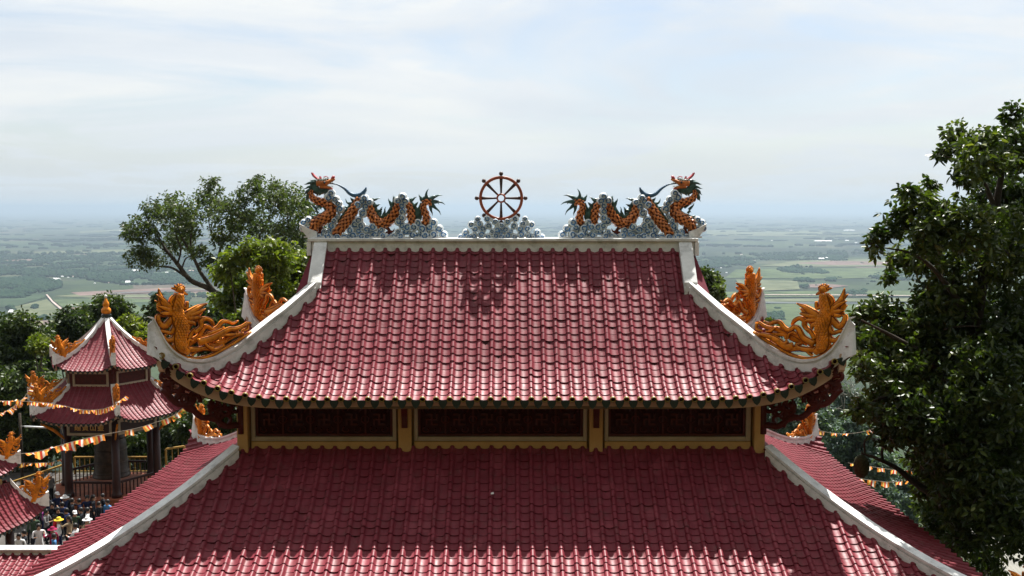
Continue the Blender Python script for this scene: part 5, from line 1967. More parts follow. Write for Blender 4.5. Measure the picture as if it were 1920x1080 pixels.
# ================================================================ BELL PAVILION AND OTHER ROOFS
def poly_roof(root, name, n, A0, Rc, r_in, z_top, z_eave, lift, ridge_w, cap, tiles=T_LOW, curl=0.45, tscale=1.0):
    """n-sided roof in coordinates local to root; corner k at angle A0 - k*2pi/n"""
    ap = Rc * math.cos(math.pi / n)
    H = z_top - z_eave
    tn = math.tan(math.pi / n)

    def zf(a, r):
        s = clamp((r - r_in) / (ap - r_in), 0, 1.2)
        u = abs(a) / max(1e-3, r * tn)
        return z_top - H * (1.42 * s - 0.42 * s * s) + lift * clamp(u, 0, 1.1) ** 4 * s * s
    roof = None
    frames = []
    for k in range(n):
        ph = A0 - (k + 0.5) * 2 * math.pi / n
        o = np.array([math.cos(ph), math.sin(ph), 0])
        l_ = np.array([-math.sin(ph), math.cos(ph), 0])
        Pf = lambda a, r, o=o, l_=l_: tuple(o * r + l_ * a + np.array([0, 0, zf(a, r)]))
        hw = ap * tn
        t0 = lambda a: max(r_in, abs(a) / tn - 0.02)
        t1 = lambda a: ap + 0.06 * lift * clamp(abs(a) / hw, 0, 1.05) ** 3
        cols = [TW * tscale * (i + 0.5) for i in range(-60, 60) if abs(TW * tscale * (i + 0.5)) < hw - 0.02]
        frames += [m_ for m_ in tile_frames(Pf, cols, t0, t1, TL * tscale, TW * tscale)]
        me = grid_mesh('roof_deck', Pf, np.linspace(-hw, hw, 21), t0, t1, 10, M['deck'], -0.03)
        if roof is None:
            me.name = name
            roof = link(name, me, root)
        else:
            link('roof_deck', me, roof)
        # cream fascia
        f_ = MB()
        ed = np.linspace(-hw * 0.98, hw * 0.98, 19)
        vs = []
        for a in ed:
            p = Vector(Pf(a, t1(a) - 0.06))
            q = Vector(Pf(a, t1(a) - 0.14))
            vs += [(p.x, p.y, p.z - 0.03), (p.x, p.y, p.z - 0.17), (q.x, q.y, p.z - 0.17), (q.x, q.y, p.z - 0.03)]
        f_.add(vs, [(i * 4 + q, i * 4 + (q + 1) % 4, i * 4 + 4 + (q + 1) % 4, i * 4 + 4 + q) for i in range(len(ed) - 1) for q in range(4)])
        f_.build('fascia_board', M['pinkcream'], roof)
        for a in cols:       # drip tiles
            p = Vector(Pf(a + 0.045, t1(a)))
            d = link('drip_tile', drip_me, roof)
            d.matrix_local = Matrix.Translation(p + Vector((0, 0, -0.01))) @ Matrix.Rotation(ph + math.pi / 2, 4, 'Z')
    tag(link('tile_courses', tiles_mesh('tile_courses', frames, tiles, M['tile'], tscale), roof), kind='stuff')
    # ridges on the corners
    for k in range(n):
        an = A0 - k * 2 * math.pi / n
        d = Vector((math.cos(an), math.sin(an), 0))
        sd = Vector((-d.y, d.x, 0))
        m_ = MB()
        vs = []
        rs = np.linspace(r_in / math.cos(math.pi / n), Rc + 0.05, 16)
        for r in rs:
            rr = r * math.cos(math.pi / n)
            z = zf(rr * tn, rr)
            e = clamp((r - (Rc - curl * 1.6)) / (curl * 1.6)) ** 2.4 * curl
            p = d * r
            for sx, h in ((-1, -0.08), (-1, cap + e), (1, cap + e), (1, -0.08)):
                vs.append((p.x + sd.x * sx * ridge_w / 2, p.y + sd.y * sx * ridge_w / 2, z + h))
        e_ = (len(rs) - 1) * 4
        m_.add(vs, [(i * 4 + q, i * 4 + (q + 1) % 4, i * 4 + 4 + (q + 1) % 4, i * 4 + 4 + q) for i in range(len(rs) - 1) for q in range(4)] + [(3, 2, 1, 0), (e_, e_ + 1, e_ + 2, e_ + 3)])
        m_.build('hip_ridge', M['white'], roof)
    return roof, zf, ap


PY = 52.0
pc = at_y(203, 700, PY)
PZ = -14.85          # platform top
pav = empty('bell_pavilion', (pc.x, PY, PZ))
tag(pav, 'six-sided two-tier bell pavilion with dark red columns and signboard', 'pavilion')
zl = lambda py: at_y(203, py, PY).z - PZ
dcam = Vector((-(pc.x - CAMX), -PY, 0)).normalized()
A0 = math.atan2(dcam.y, dcam.x) + R(5)
ZU0, ZU1 = zl(595), zl(681)
ZL0, ZL1 = zl(712), zl(766)
up_r, zfu, apu = poly_roof(pav, 'upper_roof', 6, A0, 3.05, 0.10, ZU0, ZU1, 0.42, 0.22, 0.14, curl=0.42)
lo_r, zfl, apl = poly_roof(pav, 'lower_roof', 6, A0, 4.35, 2.0, ZL0, ZL1, 0.5, 0.22, 0.14, curl=0.5)
# finial
mb = MB()
mb.lathe([(0.24, -0.08), (0.26, 0.0), (0.22, 0.06), (0.26, 0.12), (0.2, 0.2)], (0, 0, ZU0), 14)
fb = mb.build('finial_base', M['green'], pav)
mb = MB()
mb.lathe([(0.2, 0), (0.25, 0.1), (0.235, 0.24), (0.15, 0.34), (0.13, 0.38), (0.17, 0.46), (0.15, 0.58), (0.07, 0.72), (0.04, 0.84)], (0, 0, ZU0 + 0.2), 14)
mb.build('finial_gourd', M['orange'], pav)
mb = MB()
mb.lathe([(0.03, -.02), (0.075, 0.03), (0.085, 0.09), (0.05, 0.15), (0.01, 0.17)], (0, 0, ZU0 + 1.04), 10)
mb.build('finial_tip', M['white'], pav)


def ngon_ring(m_, n, r0, r1, z0, z1, mi=0):
    vs = []
    for r, z in ((r0, z0), (r0, z1), (r1, z1), (r1, z0)):
        for k in range(n):
            a = A0 - k * 2 * math.pi / n
            vs.append((r * math.cos(a), r * math.sin(a), z))
    m_.add(vs, [(q * n + k, q * n + (k + 1) % n, ((q + 1) % 4) * n + (k + 1) % n, ((q + 1) % 4) * n + k) for q in range(4) for k in range(n)], mi)


mb = MB()
ngon_ring(mb, 6, 2.25, 2.1, ZL0 - 0.35, ZU1 - 0.02)
drum = mb.build('drum_wall', M['carved'], pav)
mb = MB()
ngon_ring(mb, 6, 2.62, 2.45, zl(800), ZL1 + 0.25)
beam = mb.build('frieze_wall', M['col_red'], pav)
for k in range(6):
    ph = A0 - (k + 0.5) * math.pi / 3
    # upper tier panels
    for rr, zt, zb, hw, par in ((2.25, zl(686), zl(712), 0.93, drum), (2.62, zl(771), zl(798), 1.17, beam)):
        apo = rr * math.cos(math.pi / 6)
        m_ = MB()
        fw = 0.10 if par is drum else 0.13
        for x0, x1, z0, z1 in ((-hw, -hw + fw, zb, zt), (hw - fw, hw, zb, zt), (-hw + fw, hw - fw, zt - fw, zt), (-hw + fw, hw - fw, zb, zb + fw)):
            m_.box(x0, x1, -0.07, 0.0, z0, z1)
        fo = m_.build('panel_frame', M['pale'], par)
        fo.matrix_local = Matrix.Translation((apo * math.cos(ph), apo * math.sin(ph), 0)) @ Matrix.Rotation(ph + math.pi / 2, 4, 'Z') @ Matrix.Translation((0, -0.012, 0))
        m_ = MB()
        m_.box(-hw + fw + .002, hw - fw - .002, -0.045, -0.002, zb + fw + .002, zt - fw - .002)
        if not (par is beam and k == 0):
            for i in range(9):
                x = -hw + fw + 0.06 + i * (2 * (hw - fw) - 0.12) / 8
                m_.box(x - .02, x + .02, -0.058, -0.045, zb + fw + 0.04, zt - fw - 0.04)
        po = m_.build('sign_panel' if par is beam and k == 0 else 'carved_panel', M['signred'] if par is beam and k == 0 else M['winewall'], par)
        po.matrix_local = fo.matrix_local
        if par is beam and k == 0:
            mid = (zt + zb) / 2
            for i, ch in enumerate('鐘寶山靈'):
                cu = bpy.data.curves.new('lettering', 'FONT')
                cu.body = ch
                cu.size = 0.36
                cu.align_x = 'CENTER'
                cu.align_y = 'CENTER'
                cu.extrude = 0.012
                tmp = bpy.data.objects.new('tmp', cu)
                COL.objects.link(tmp)
                dg = bpy.context.evaluated_depsgraph_get()
                me = bpy.data.meshes.new_from_object(tmp.evaluated_get(dg))
                bpy.data.objects.remove(tmp)
                me.materials.clear()
                me.materials.append(M['gold'])
                lo = link('lettering', me, par)
                lo.matrix_local = fo.matrix_local @ Matrix.Translation((-0.6 + i * 0.4, -0.062, mid)) @ Matrix.Rotation(R(90), 4, 'X')
    # columns on the corners
    a = A0 - k * math.pi / 3
    m_ = MB()
    m_.lathe([(0.26, 0), (0.26, 0.18), (0.21, 0.24), (0.20, 0.5), (0.19, zl(775))], (2.5 * math.cos(a), 2.5 * math.sin(a), 0), 14)
    m_.build('column', M['col_red'], pav)
    m_ = MB()
    d = Vector((math.cos(a), math.sin(a), 0))
    m_.tube([tuple(d * 2.6 + Vector((0, 0, zl(806)))), tuple(d * 3.2 + Vector((0, 0, zl(786)))), tuple(d * 3.9 + Vector((0, 0, zl(770))))], [0.06, 0.09, 0.05], 6, depth=0.05, normal=tuple(Vector((-d.y, d.x, 0))))
    m_.build('eave_bracket', M['orange'], pav)
    m_ = MB()
    m_.tube([tuple(d * 2.0 + Vector((0, 0, ZU1 - 0.35))), tuple(d * 2.4 + Vector((0, 0, ZU1 - 0.1))), tuple(d * 2.8 + Vector((0, 0, ZU1 + 0.1)))], [0.05, 0.07, 0.04], 6, depth=0.04, normal=tuple(Vector((-d.y, d.x, 0))))
    m_.build('eave_bracket', M['carved'], pav)
mb = MB()
ngon_ring(mb, 6, 3.1, 0.05, -0.62, 0.0)
mb.build('platform', M['platform'], pav)
mb = MB()
ngon_ring(mb, 6, 2.46, 0.1, ZL1 + 0.1, ZL1 + 0.16)
mb.build('ceiling_panel', M['col_red'], pav)
# low bench rail between the front columns
for k in range(6):
    a, b = A0 - k * math.pi / 3, A0 - (k + 1) * math.pi / 3
    pa, pb = Vector((2.5 * math.cos(a), 2.5 * math.sin(a), 0)), Vector((2.5 * math.cos(b), 2.5 * math.sin(b), 0))
    if k in (1, 4):
        continue
    m_ = MB()
    m_.bar(pa.lerp(pb, .1) + Vector((0, 0, .75)), pa.lerp(pb, .9) + Vector((0, 0, .75)), 0.09, 0.11)
    for q in np.linspace(.14, .86, 9):
        p = pa.lerp(pb, q)
        m_.bar(p + Vector((0, 0, .02)), p + Vector((0, 0, .7)), 0.05, 0.05, up=(1, 0, 0))
    m_.build('balustrade', M['col_red'], pav)
# ornaments on its corners
for tier, Rk, zf, apx, names in (('upper', 3.05, zfu, apu, ('facing front', 'on the left', None, None, None, 'beside the big temple tip')),
                                 ('lower', 4.35, zfl, apl, ('facing front', 'at the far left', 'behind the left one', None, None, 'near the temple'))):
    for k, nm in enumerate(names):
        if nm is None:
            continue
        a = A0 - k * math.pi / 3
        d = Vector((math.cos(a), math.sin(a), 0))
        o = copy_tree(proto)
        z = PZ + zf(apx * math.tan(math.pi / 6), apx) + 0.16
        place_phoenix(o, (pc.x + d.x * Rk, PY + d.y * Rk), (-d.x, -d.y), z, f'orange ornament on the bell pavilion {tier} roof corner, {nm}', 1.0 if tier == 'upper' else 1.08, 'ornaments on the bell pavilion', 0.30)

# the great bell
bell = empty('temple_bell', (pc.x, PY, PZ))
tag(bell, 'huge dark bronze bell hanging inside the pavilion columns', 'bell')
mb = MB()
mb.lathe([(0.98, 0.55), (0.96, 0.62), (0.88, 0.78), (0.84, 1.4), (0.80, 2.2), (0.72, 2.75), (0.5, 3.05), (0.15, 3.15)], (0, 0, 0), 24)
mb.build('bell_body', M['bronze'], bell)
mb = MB()
for z in (0.78, 1.35, 2.0, 2.6):
    r = float(np.interp(z, [0.55, 0.78, 1.4, 2.2, 2.75], [.98, .88, .84, .8, .72]))
    mb.lathe([(r + .004, z - .04), (r + .03, z - .02), (r + .03, z + .02), (r + .004, z + .04)], (0, 0, 0), 24)
mb.build('band', M['bronze'], bell)
mb = MB()
mb.tube([(0, -.18, 3.1), (0, -.2, 3.3), (0, 0, 3.42), (0, .2, 3.3), (0, .18, 3.1)], 0.06, 8)
mb.build('hanger', M['bronze'], bell)

# small gate pavilion whose corner shows at the left edge
gc = at_y(-72, 950, 37.0)
gate = empty('gate_pavilion', (gc.x, 37.0, ZC))
tag(gate, 'small two-tier tiled gate roof corner at the left picture edge', 'pavilion')
zg = lambda py: at_y(0, py, 37.0).z - ZC
GA = R(-45) + R(-12)
g1, zg1, ag1 = poly_roof(gate, 'upper_roof', 4, GA, 2.05, 0.1, zg(812), zg(893), 0.28, 0.18, 0.12, curl=0.35)
g2, zg2, ag2 = poly_roof(gate, 'lower_roof', 4, GA, 3.0, 1.2, zg(915), zg(985), 0.35, 0.18, 0.12, curl=0.4)
mb = MB()
for q in (45, 135, 225, 315):
    a = GA + R(45) + R(q)
    mb.lathe([(0.17, 0), (0.16, zg(980))], (1.6 * math.cos(a), 1.6 * math.sin(a), 0), 12)
    mb.build('column', M['col_red'], gate)
    mb = MB()
s2 = 1.25
mb.box(-s2 * .8, s2 * .8, -s2 * .8, s2 * .8, zg(1000), zg(880))
o = mb.build('drum_wall', M['cream'], gate)
o.rotation_euler = (0, 0, GA + R(45))
for k, (tier, Rk, zf, apx, sc_) in enumerate((('upper', 2.05, zg1, ag1, 0.55), ('lower', 3.0, zg2, ag2, 0.62))):
    for j, side in ((0, 'front'), (3, 'rear')):
        a = GA - j * math.pi / 2
        d = Vector((math.cos(a), math.sin(a), 0))
        o = copy_tree(proto)
        place_phoenix(o, (gc.x + d.x * Rk, 37 + d.y * Rk), (-d.x, -d.y), ZC + zf(apx, apx) + 0.14, f'orange ornament on the {tier} {side} corner of the left edge gate roof', sc_ * 1.6, 'ornaments on the gate pavilion', 0.25)

# low tiled roof in the bottom left corner
lo_p = at_y(110, 1034, 26.5)
sl = empty('side_hall', (lo_p.x - 3.5, 26.5, ZC))
tag(sl, 'low side hall with plain tiled roof and white ridge at the bottom left', 'building')
ridge_z = at_y(0, 1026, 26.5).z - ZC
Ps = lambda a, t_: (a, -t_, ridge_z - 0.12 - 0.42 * t_)
m_ = grid_mesh('roof', Ps, np.linspace(-3.5, 3.6, 12), lambda a: 0.05, lambda a: 3.6, 6, M['deck'], -0.03)
ro_ = link('roof', m_, sl)
tag(link('tile_courses', tiles_mesh('tile_courses', tile_frames(Ps, [TW * (i + .5) for i in range(-14, 14)], lambda a: 0.05, lambda a: 3.6), T_FINE, M['tile']), ro_), kind='stuff')
mb = MB()
mb.box(-3.55, 3.65, -0.12, 0.12, ridge_z - 0.3, ridge_z - 0.06, bev=.01)
mb.box(-3.6, 3.7, -0.17, 0.17, ridge_z - 0.058, ridge_z, bev=.01)
mb.build('ridge_beam', M['white'], sl)
mb = MB()
mb.box(-3.3, 3.3, -2.9, 0.3, 0, ridge_z - 1.5)
mb.build('wall', M['cream'], sl)
# ================================================================ BUNTING
def flag_mat(name, col):
    m = bpy.data.materials.new(name)
    m.use_nodes = True
    t = m.node_tree
    b = t.nodes['Principled BSDF']
    b.inputs['Base Color'].default_value = (*col, 1)
    b.inputs['Roughness'].default_value = 0.8
    b.inputs['Specular IOR Level'].default_value = 0.1
    tr = N(t, 'ShaderNodeBsdfTranslucent')
    tr.inputs[0].default_value = (*col, 1)
    mx = N(t, 'ShaderNodeMixShader', i_0=0.5)
    L(t, b.outputs[0], mx.inputs[1])
    L(t, tr.outputs[0], mx.inputs[2])
    L(t, mx.outputs[0], t.nodes['Material Output'].inputs[0])
    return m


FM = [flag_mat('flag_cloth_' + k, c) for k, c in (('orange', (0.80, 0.26, 0.04)), ('yellow', (0.86, 0.62, 0.16)), ('white', (0.86, 0.80, 0.70)), ('red', (0.62, 0.07, 0.04)), ('blue', (0.08, 0.10, 0.30)))]


def flag_mesh(seed, w, h):
    rf = random.Random(seed)
    m_ = MB()
    order = [0, 1, 3, 2, 0]
    ph, am = rf.uniform(0, 6.28), rf.uniform(0.12, 0.3) * h
    blow = rf.uniform(-0.5, 0.5) * h
    nx_, nz_ = 10, 3
    vs = []
    for j in range(nz_ + 1):
        for i in range(nx_ + 1):
            u, v = i / nx_, j / nz_
            vs.append(((u - .5) * w, am * v * math.sin(u * 7 + ph) + blow * v * v, -v * h + 0.12 * h * math.sin(u * 5 + ph * 2) * v))
    for j in range(nz_):
        for i in range(nx_):
            a = j * (nx_ + 1) + i
            m_.add([vs[a], vs[a + 1], vs[a + nx_ + 2], vs[a + nx_ + 1]], [(0, 1, 2, 3)], order[min(4, i // 2)], True)
    o = m_.build('flag', FM)
    me = o.data
    bpy.data.objects.remove(o)
    return me


FLAGS = [flag_mesh(k, 0.46, 0.30) for k in range(6)]


def bunting(label, pts, step, scale=1.0, gaps=0.0, seed=1):
    """pts: world points the string runs through"""
    rf = random.Random(seed)
    q = [Vector(p) for p in catmull([tuple(p) for p in pts], 6)]
    root = empty('flag_string', q[0])
    tag(root, label, 'bunting')
    m_ = MB()
    m_.tube([tuple(p - q[0]) for p in q], 0.012, 5)
    m_.build('cord', M['rope'], root)
    cum = [0]
    for i in range(1, len(q)):
        cum.append(cum[-1] + (q[i] - q[i - 1]).length)
    s = step * 0.5
    while s < cum[-1] - step * .3:
        i = max(j for j in range(len(cum)) if cum[j] <= s)
        i = min(i, len(q) - 2)
        f = (s - cum[i]) / max(1e-6, cum[i + 1] - cum[i])
        p = q[i].lerp(q[i + 1], f)
        d = (q[i + 1] - q[i]).normalized()
        if rf.random() >= gaps:
            o = link('flag', rf.choice(FLAGS), root)
            o.location = p - q[0] - Vector((0, 0, 0.005))
            rz = math.atan2(d.y, d.x)
            o.rotation_euler = (rf.uniform(-1.5, 1.1), -math.asin(clamp(d.z, -1, 1)) + rf.uniform(-.1, .1), rz + rf.uniform(-0.3, 0.3))
            o.scale = (scale * rf.uniform(.8, 1.15),) * 3
        s += step * rf.uniform(.85, 1.15)
    return root


bunting('long bunting string crossing in front of the pavilion columns', [at_y(x, y, Y) for x, y, Y in ((-30, 872, 42), (6, 862, 42.5), (30, 852, 43), (66, 848, 43.5), (110, 836, 44), (145, 826, 44.5), (189, 816, 45), (242, 806, 45.5), (277, 797, 46), (327, 778, 46.5), (357, 751, 47), (372, 735, 47))], 0.42, 1.05, 0.14, 3)
bunting('dense bunting string draped along the lower eave of the bell pavilion', [at_y(x, y, Y) for x, y, Y in ((-30, 752, 45), (30, 752, 46), (80, 755, 46.6), (115, 760, 46.8), (150, 768, 46.8), (185, 768, 46.8), (212, 760, 46.8), (235, 743, 46.8))], 0.24, 0.66, 0.05, 4)
bunting('bunting string rising from the left edge to the pavilion corner', [at_y(x, y, Y) for x, y, Y in ((-30, 784, 44), (6, 774, 45), (30, 758, 46), (48, 742, 46.6), (59, 718, 47))], 0.26, 0.66, 0.05, 5)
bunting('row of small hanging flags between the lamp pole and the pavilion', [at_y(x, y, Y) for x, y, Y in ((36, 868, 53), (75, 868, 53), (100, 866, 53), (118, 858, 53))], 0.40, 0.75, 0.0, 6)
bunting('orange bunting below the right upper eave tip', [at_y(x, y, Y) for x, y, Y in ((1530, 806, 60), (1560, 812, 60), (1590, 813, 60), (1616, 810, 60), (1650, 800, 60))], 0.75, 0.9, 0.1, 7)
bunting('orange bunting crossing beneath the hanging jackfruit', [at_y(x, y, Y) for x, y, Y in ((1590, 868, 50), (1640, 876, 50), (1668, 880, 50), (1700, 882, 50), (1740, 876, 50))], 0.62, 0.85, 0.1, 8)
bunting('lowest orange bunting over the right roof slope', [at_y(x, y, Y) for x, y, Y in ((1600, 896, 46), (1645, 902, 46), (1672, 904, 46), (1706, 900, 46), (1750, 890, 46))], 0.6, 0.9, 0.1, 9)

# ================================================================ PEOPLE
M['skin'] = mat('skin', (0.36, 0.20, 0.13), 0.6, 0.3, var=0.05)
M['hair'] = mat('black_hair', (0.012, 0.01, 0.01), 0.5, 0.4, var=0.1)
M['shoe'] = mat('dark_shoe', (0.03, 0.025, 0.022), 0.6, 0.3)


def body_mesh(pose):
    J = {'pelvis': (0, 0, .90, .135, .10), 'waist': (0, 0, 1.03, .125, .09), 'chest': (0, 0.01, 1.24, .155, .105), 'neck': (0, .0, 1.39, .055, .055), 'head': (0, -.015, 1.50, .078, .092), 'crown': (0, -.005, 1.59, .070, .082)}
    E = [('pelvis', 'waist'), ('waist', 'chest'), ('chest', 'neck'), ('neck', 'head'), ('head', 'crown')]
    for s, n_ in ((-1, 'a'), (1, 'b')):
        J['hip' + n_] = (s * .09, 0, .84, .085, .085)
        J['knee' + n_] = (s * .10, -.02 if pose != 2 else -.02 - .08 * s, .46, .058, .058)
        J['ankle' + n_] = (s * .105, .02 if pose != 2 else .02 + .12 * s, .085, .038, .038)
        J['toe' + n_] = (s * .115, -.13 if pose != 2 else -.13 + .12 * s, .035, .035, .03)
        J['shoulder' + n_] = (s * .19, .01, 1.325, .058, .058)
        E += [('pelvis', 'hip' + n_), ('hip' + n_, 'knee' + n_), ('knee' + n_, 'ankle' + n_), ('ankle' + n_, 'toe' + n_), ('chest', 'shoulder' + n_)]
        if pose == 1 and s > 0:
            el, wr, hd = (.30, -.16, 1.22), (.18, -.32, 1.42), (.15, -.34, 1.50)
        elif pose == 2:
            el, wr, hd = (s * .26, -.08, 1.10), (s * .16, -.28, 1.14), (s * .10, -.34, 1.17)
        else:
            el, wr, hd = (s * .25, .02, 1.06), (s * .27, -.06, .83), (s * .27, -.09, .74)
        J['elbow' + n_] = (*el, .042, .042)
        J['wrist' + n_] = (*wr, .028, .03)
        J['hand' + n_] = (*hd, .022, .04)
        E += [('shoulder' + n_, 'elbow' + n_), ('elbow' + n_, 'wrist' + n_), ('wrist' + n_, 'hand' + n_)]
    names = list(J)
    me = bpy.data.meshes.new('person')
    me.from_pydata([J[k][:3] for k in names], [(names.index(a), names.index(b)) for a, b in E], [])
    o = bpy.data.objects.new('tmp', me)
    COL.objects.link(o)
    sk = o.modifiers.new('s', 'SKIN')
    for i, k in enumerate(names):
        me.skin_vertices[0].data[i].radius = J[k][3:]
        me.skin_vertices[0].data[i].use_root = (k == 'pelvis')
    o.modifiers.new('d', 'SUBSURF').levels = 1
    dg = bpy.context.evaluated_depsgraph_get()
    out = bpy.data.meshes.new_from_object(o.evaluated_get(dg))
    bpy.data.objects.remove(o)
    out.name = 'person'
    out.materials.clear()
    for k in ('skin', 'flag_r', 'col_red', 'shoe'):
        out.materials.append(M[k])
    hands = [Vector(J['wrista'][:3]), Vector(J['wristb'][:3]), Vector(J['handa'][:3]), Vector(J['handb'][:3])]
    for p in out.polygons:
        c = p.center
        p.use_smooth = True
        if c.z > 1.385 and abs(c.x) < .12 and c.y > -.2:
            p.material_index = 0
        elif min((c - h).length for h in hands) < 0.085:
            p.material_index = 0
        elif c.z < .075:
            p.material_index = 3
        elif c.z < .90 and abs(c.x) < .2:
            p.material_index = 2
        else:
            p.material_index = 1
    # nose, so that the head faces somewhere
    bm = bmesh.new()
    bm.from_mesh(out)
    v = bm.verts
    k = len(v)
    a = [v.new(q) for q in ((-.014, -.09, 1.525), (.014, -.09, 1.525), (0, -.118, 1.492), (-.018, -.088, 1.485), (.018, -.088, 1.485))]
    for f in ((0, 2, 1), (0, 3, 2), (1, 2, 4), (3, 4, 2)):
        bm.faces.new([a[i] for i in f])
    bm.to_mesh(out)
    bm.free()
    return out


BODY = [body_mesh(k) for k in range(3)]


def hat_mesh(kind, m_):
    b = MB()
    if kind == 'hair':
        b.lathe([(.088, -.05), (.098, .0), (.096, .045), (.075, .095), (.03, .118), (.002, .122)], (0, .012, 1.53), 12)
    elif kind == 'long':
        b.lathe([(.088, -.04), (.098, .0), (.096, .045), (.075, .095), (.03, .118), (.002, .122)], (0, .012, 1.53), 12)
        b.tube([(0, .085, 1.56), (0, .10, 1.45), (0, .10, 1.28)], [.06, .085, .05], 8, depth=.035, normal=(0, 1, 0))
    elif kind == 'cap':
        b.lathe([(.10, 0), (.10, .05), (.075, .10), (.002, .12)], (0, .0, 1.55), 12)
        b.add([(-.08, -.08, 1.555), (.08, -.08, 1.555), (.06, -.19, 1.54), (-.06, -.19, 1.54), (-.08, -.08, 1.565), (.08, -.08, 1.565), (.06, -.19, 1.55), (-.06, -.19, 1.55)], [(3, 2, 1, 0), (4, 5, 6, 7), (2, 3, 7, 6), (0, 4, 7, 3), (1, 2, 6, 5)])
    else:
        b.lathe([(.21, -.02), (.20, -.008), (.105, .01), (.10, .06), (.07, .105), (.002, .115)], (0, .0, 1.56), 14)
    o = b.build('hat' if kind not in ('hair', 'long') else 'hair', m_)
    me = o.data
    bpy.data.objects.remove(o)
    return me


CLOTH = {}


def cloth(name, c):
    if name not in CLOTH:
        CLOTH[name] = mat(name + '_cloth', c, 0.85, 0.1, var=0.08, vscale=6)
    return CLOTH[name]


CC = {'white': (.72, .72, .72), 'dark': (.02, .022, .028), 'navy': (.02, .03, .08), 'blue': (.08, .22, .45), 'red': (.5, .02, .03), 'purple': (.25, .05, .2), 'grey': (.2, .2, .2), 'tan': (.34, .26, .17), 'green': (.05, .08, .05), 'pink': (.5, .18, .25), 'yellow': (.7, .5, .05), 'orange': (.6, .22, .04), 'maroon': (.25, .02, .06)}
HATC = {}


def head_cover(kind, colr):
    k = (kind, colr)
    if k not in HATC:
        HATC[k] = hat_mesh(kind, M['hair'] if kind in ('hair', 'long') else cloth(colr, CC[colr]))
    return HATC[k]


crowd = [  # zoom coordinates of the head, cover, cover colour, top, legs, pose, label
    (255, 556, 'hat', 'pink', 'dark', 'dark', 0, 'person in a pink sunhat near the lamp pole, wearing dark clothes'),
    (300, 482, 'hat', 'white', 'grey', 'dark', 0, 'person in a wide white sunhat at the foot of the steps'),
    (240, 660, 'cap', 'yellow', 'purple', 'navy', 1, 'person in a yellow cap and purple top at the left of the crowd'),
    (275, 706, 'hair', '', 'grey', 'dark', 2, 'dark-haired person in a grey top beside the yellow cap'),
    (330, 738, 'long', '', 'red', 'dark', 0, 'long-haired person in a red top amid the crowd'),
    (350, 750, 'hat', 'yellow', 'white', 'navy', 2, 'person in a round yellow hat and white shirt'),
    (312, 800, 'hat', 'maroon', 'maroon', 'dark', 1, 'person under a maroon sunhat at the front of the crowd'),
    (322, 838, 'hair', '', 'blue', 'dark', 0, 'dark-haired person in a light blue shirt near the roof edge'),
    (230, 792, 'hair', '', 'white', 'white', 2, 'dark-haired person dressed all in white facing the temple'),
    (410, 742, 'long', '', 'tan', 'dark', 1, 'long-haired person in a tan top raising one hand'),
    (445, 705, 'cap', 'white', 'green', 'dark', 0, 'person in a white cap and dark green top'),
    (522, 692, 'hair', '', 'white', 'navy', 0, 'dark-haired person in a white shirt beside the roof slope'),
    (520, 755, 'hat', 'white', 'tan', 'dark', 0, 'person in a white sunhat half hidden by the roof slope'),
    (340, 598, 'cap', 'white', 'navy', 'dark', 0, 'person in a white cap and navy top before the left column'),
    (386, 616, 'hat', 'white', 'navy', 'dark', 2, 'person in a small white hat beside the left column'),
    (370, 655, 'hair', '', 'navy', 'dark', 0, 'dark-haired person in navy behind the small white hat'), (430, 640, 'hair', '', 'dark', 'dark', 1, 'dark-haired person raising a hand before the left pavilion column'), (470, 636, 'hair', '', 'navy', 'navy', 0, 'dark-haired person in navy clothes before the balustrade middle'), (520, 622, 'hair', '', 'navy', 'dark', 2, 'dark-haired person in navy reading something before the balustrade'), (556, 618, 'long', '', 'dark', 'dark', 0, 'long-haired person in dark clothes before the front pavilion column'),
    (640, 640, 'hair', '', 'blue', 'navy', 0, 'person in a bright blue shirt beside the right roof slope edge'),
    (285, 612, 'hair', '', 'dark', 'dark', 0, 'dark-haired person in dark clothes right of the wide white sunhat'), (225, 612, 'hair', '', 'dark', 'dark', 2, 'dark-haired person in dark clothes left of the pink sunhat'), (200, 735, 'hair', '', 'green', 'dark', 0, 'person in a dark green top at the left edge of the crowd'),
    (178, 716, 'hair', '', 'grey', 'dark', 0, 'dark-haired person in grey behind the gate roof ornament'), (112, 838, 'hair', '', 'white', 'dark', 0, 'person in a white shirt under the gate roof tiles'), (142, 822, 'hair', '', 'dark', 'dark', 1, 'dark-haired person in dark clothes raising a hand under the gate tiles'),
    (448, 792, 'hair', '', 'white', 'tan', 2, 'person in a white top nearest the roof slope in front'), (395, 690, 'hair', '', 'navy', 'dark', 0, 'person in navy behind the white cap and dark green top'), (480, 690, 'hair', '', 'dark', 'dark', 0, 'person in dark clothes behind the white shirt by the roof slope'), (590, 650, 'hair', '', 'dark', 'navy', 0, 'person in dark top and navy trousers nearest the front pavilion column'),
    (310, 655, 'hair', '', 'dark', 'dark', 0, 'person in dark clothes behind the yellow cap'), (262, 640, 'hair', '', 'navy', 'dark', 1, 'person in navy raising a hand behind the yellow cap'), (410, 600, 'hair', '', 'dark', 'dark', 0, 'person in dark clothes between the two white hats and the column'), (345, 690, 'hair', '', 'dark', 'dark', 2, 'person in dark clothes holding something behind the red top'), (610, 600, 'hair', '', 'dark', 'dark', 0, 'person in dark clothes against the pavilion platform right end'), (215, 690, 'hair', '', 'dark', 'navy', 0, 'person in a dark top with navy trousers left of the yellow cap'),
]
rp = random.Random(4)
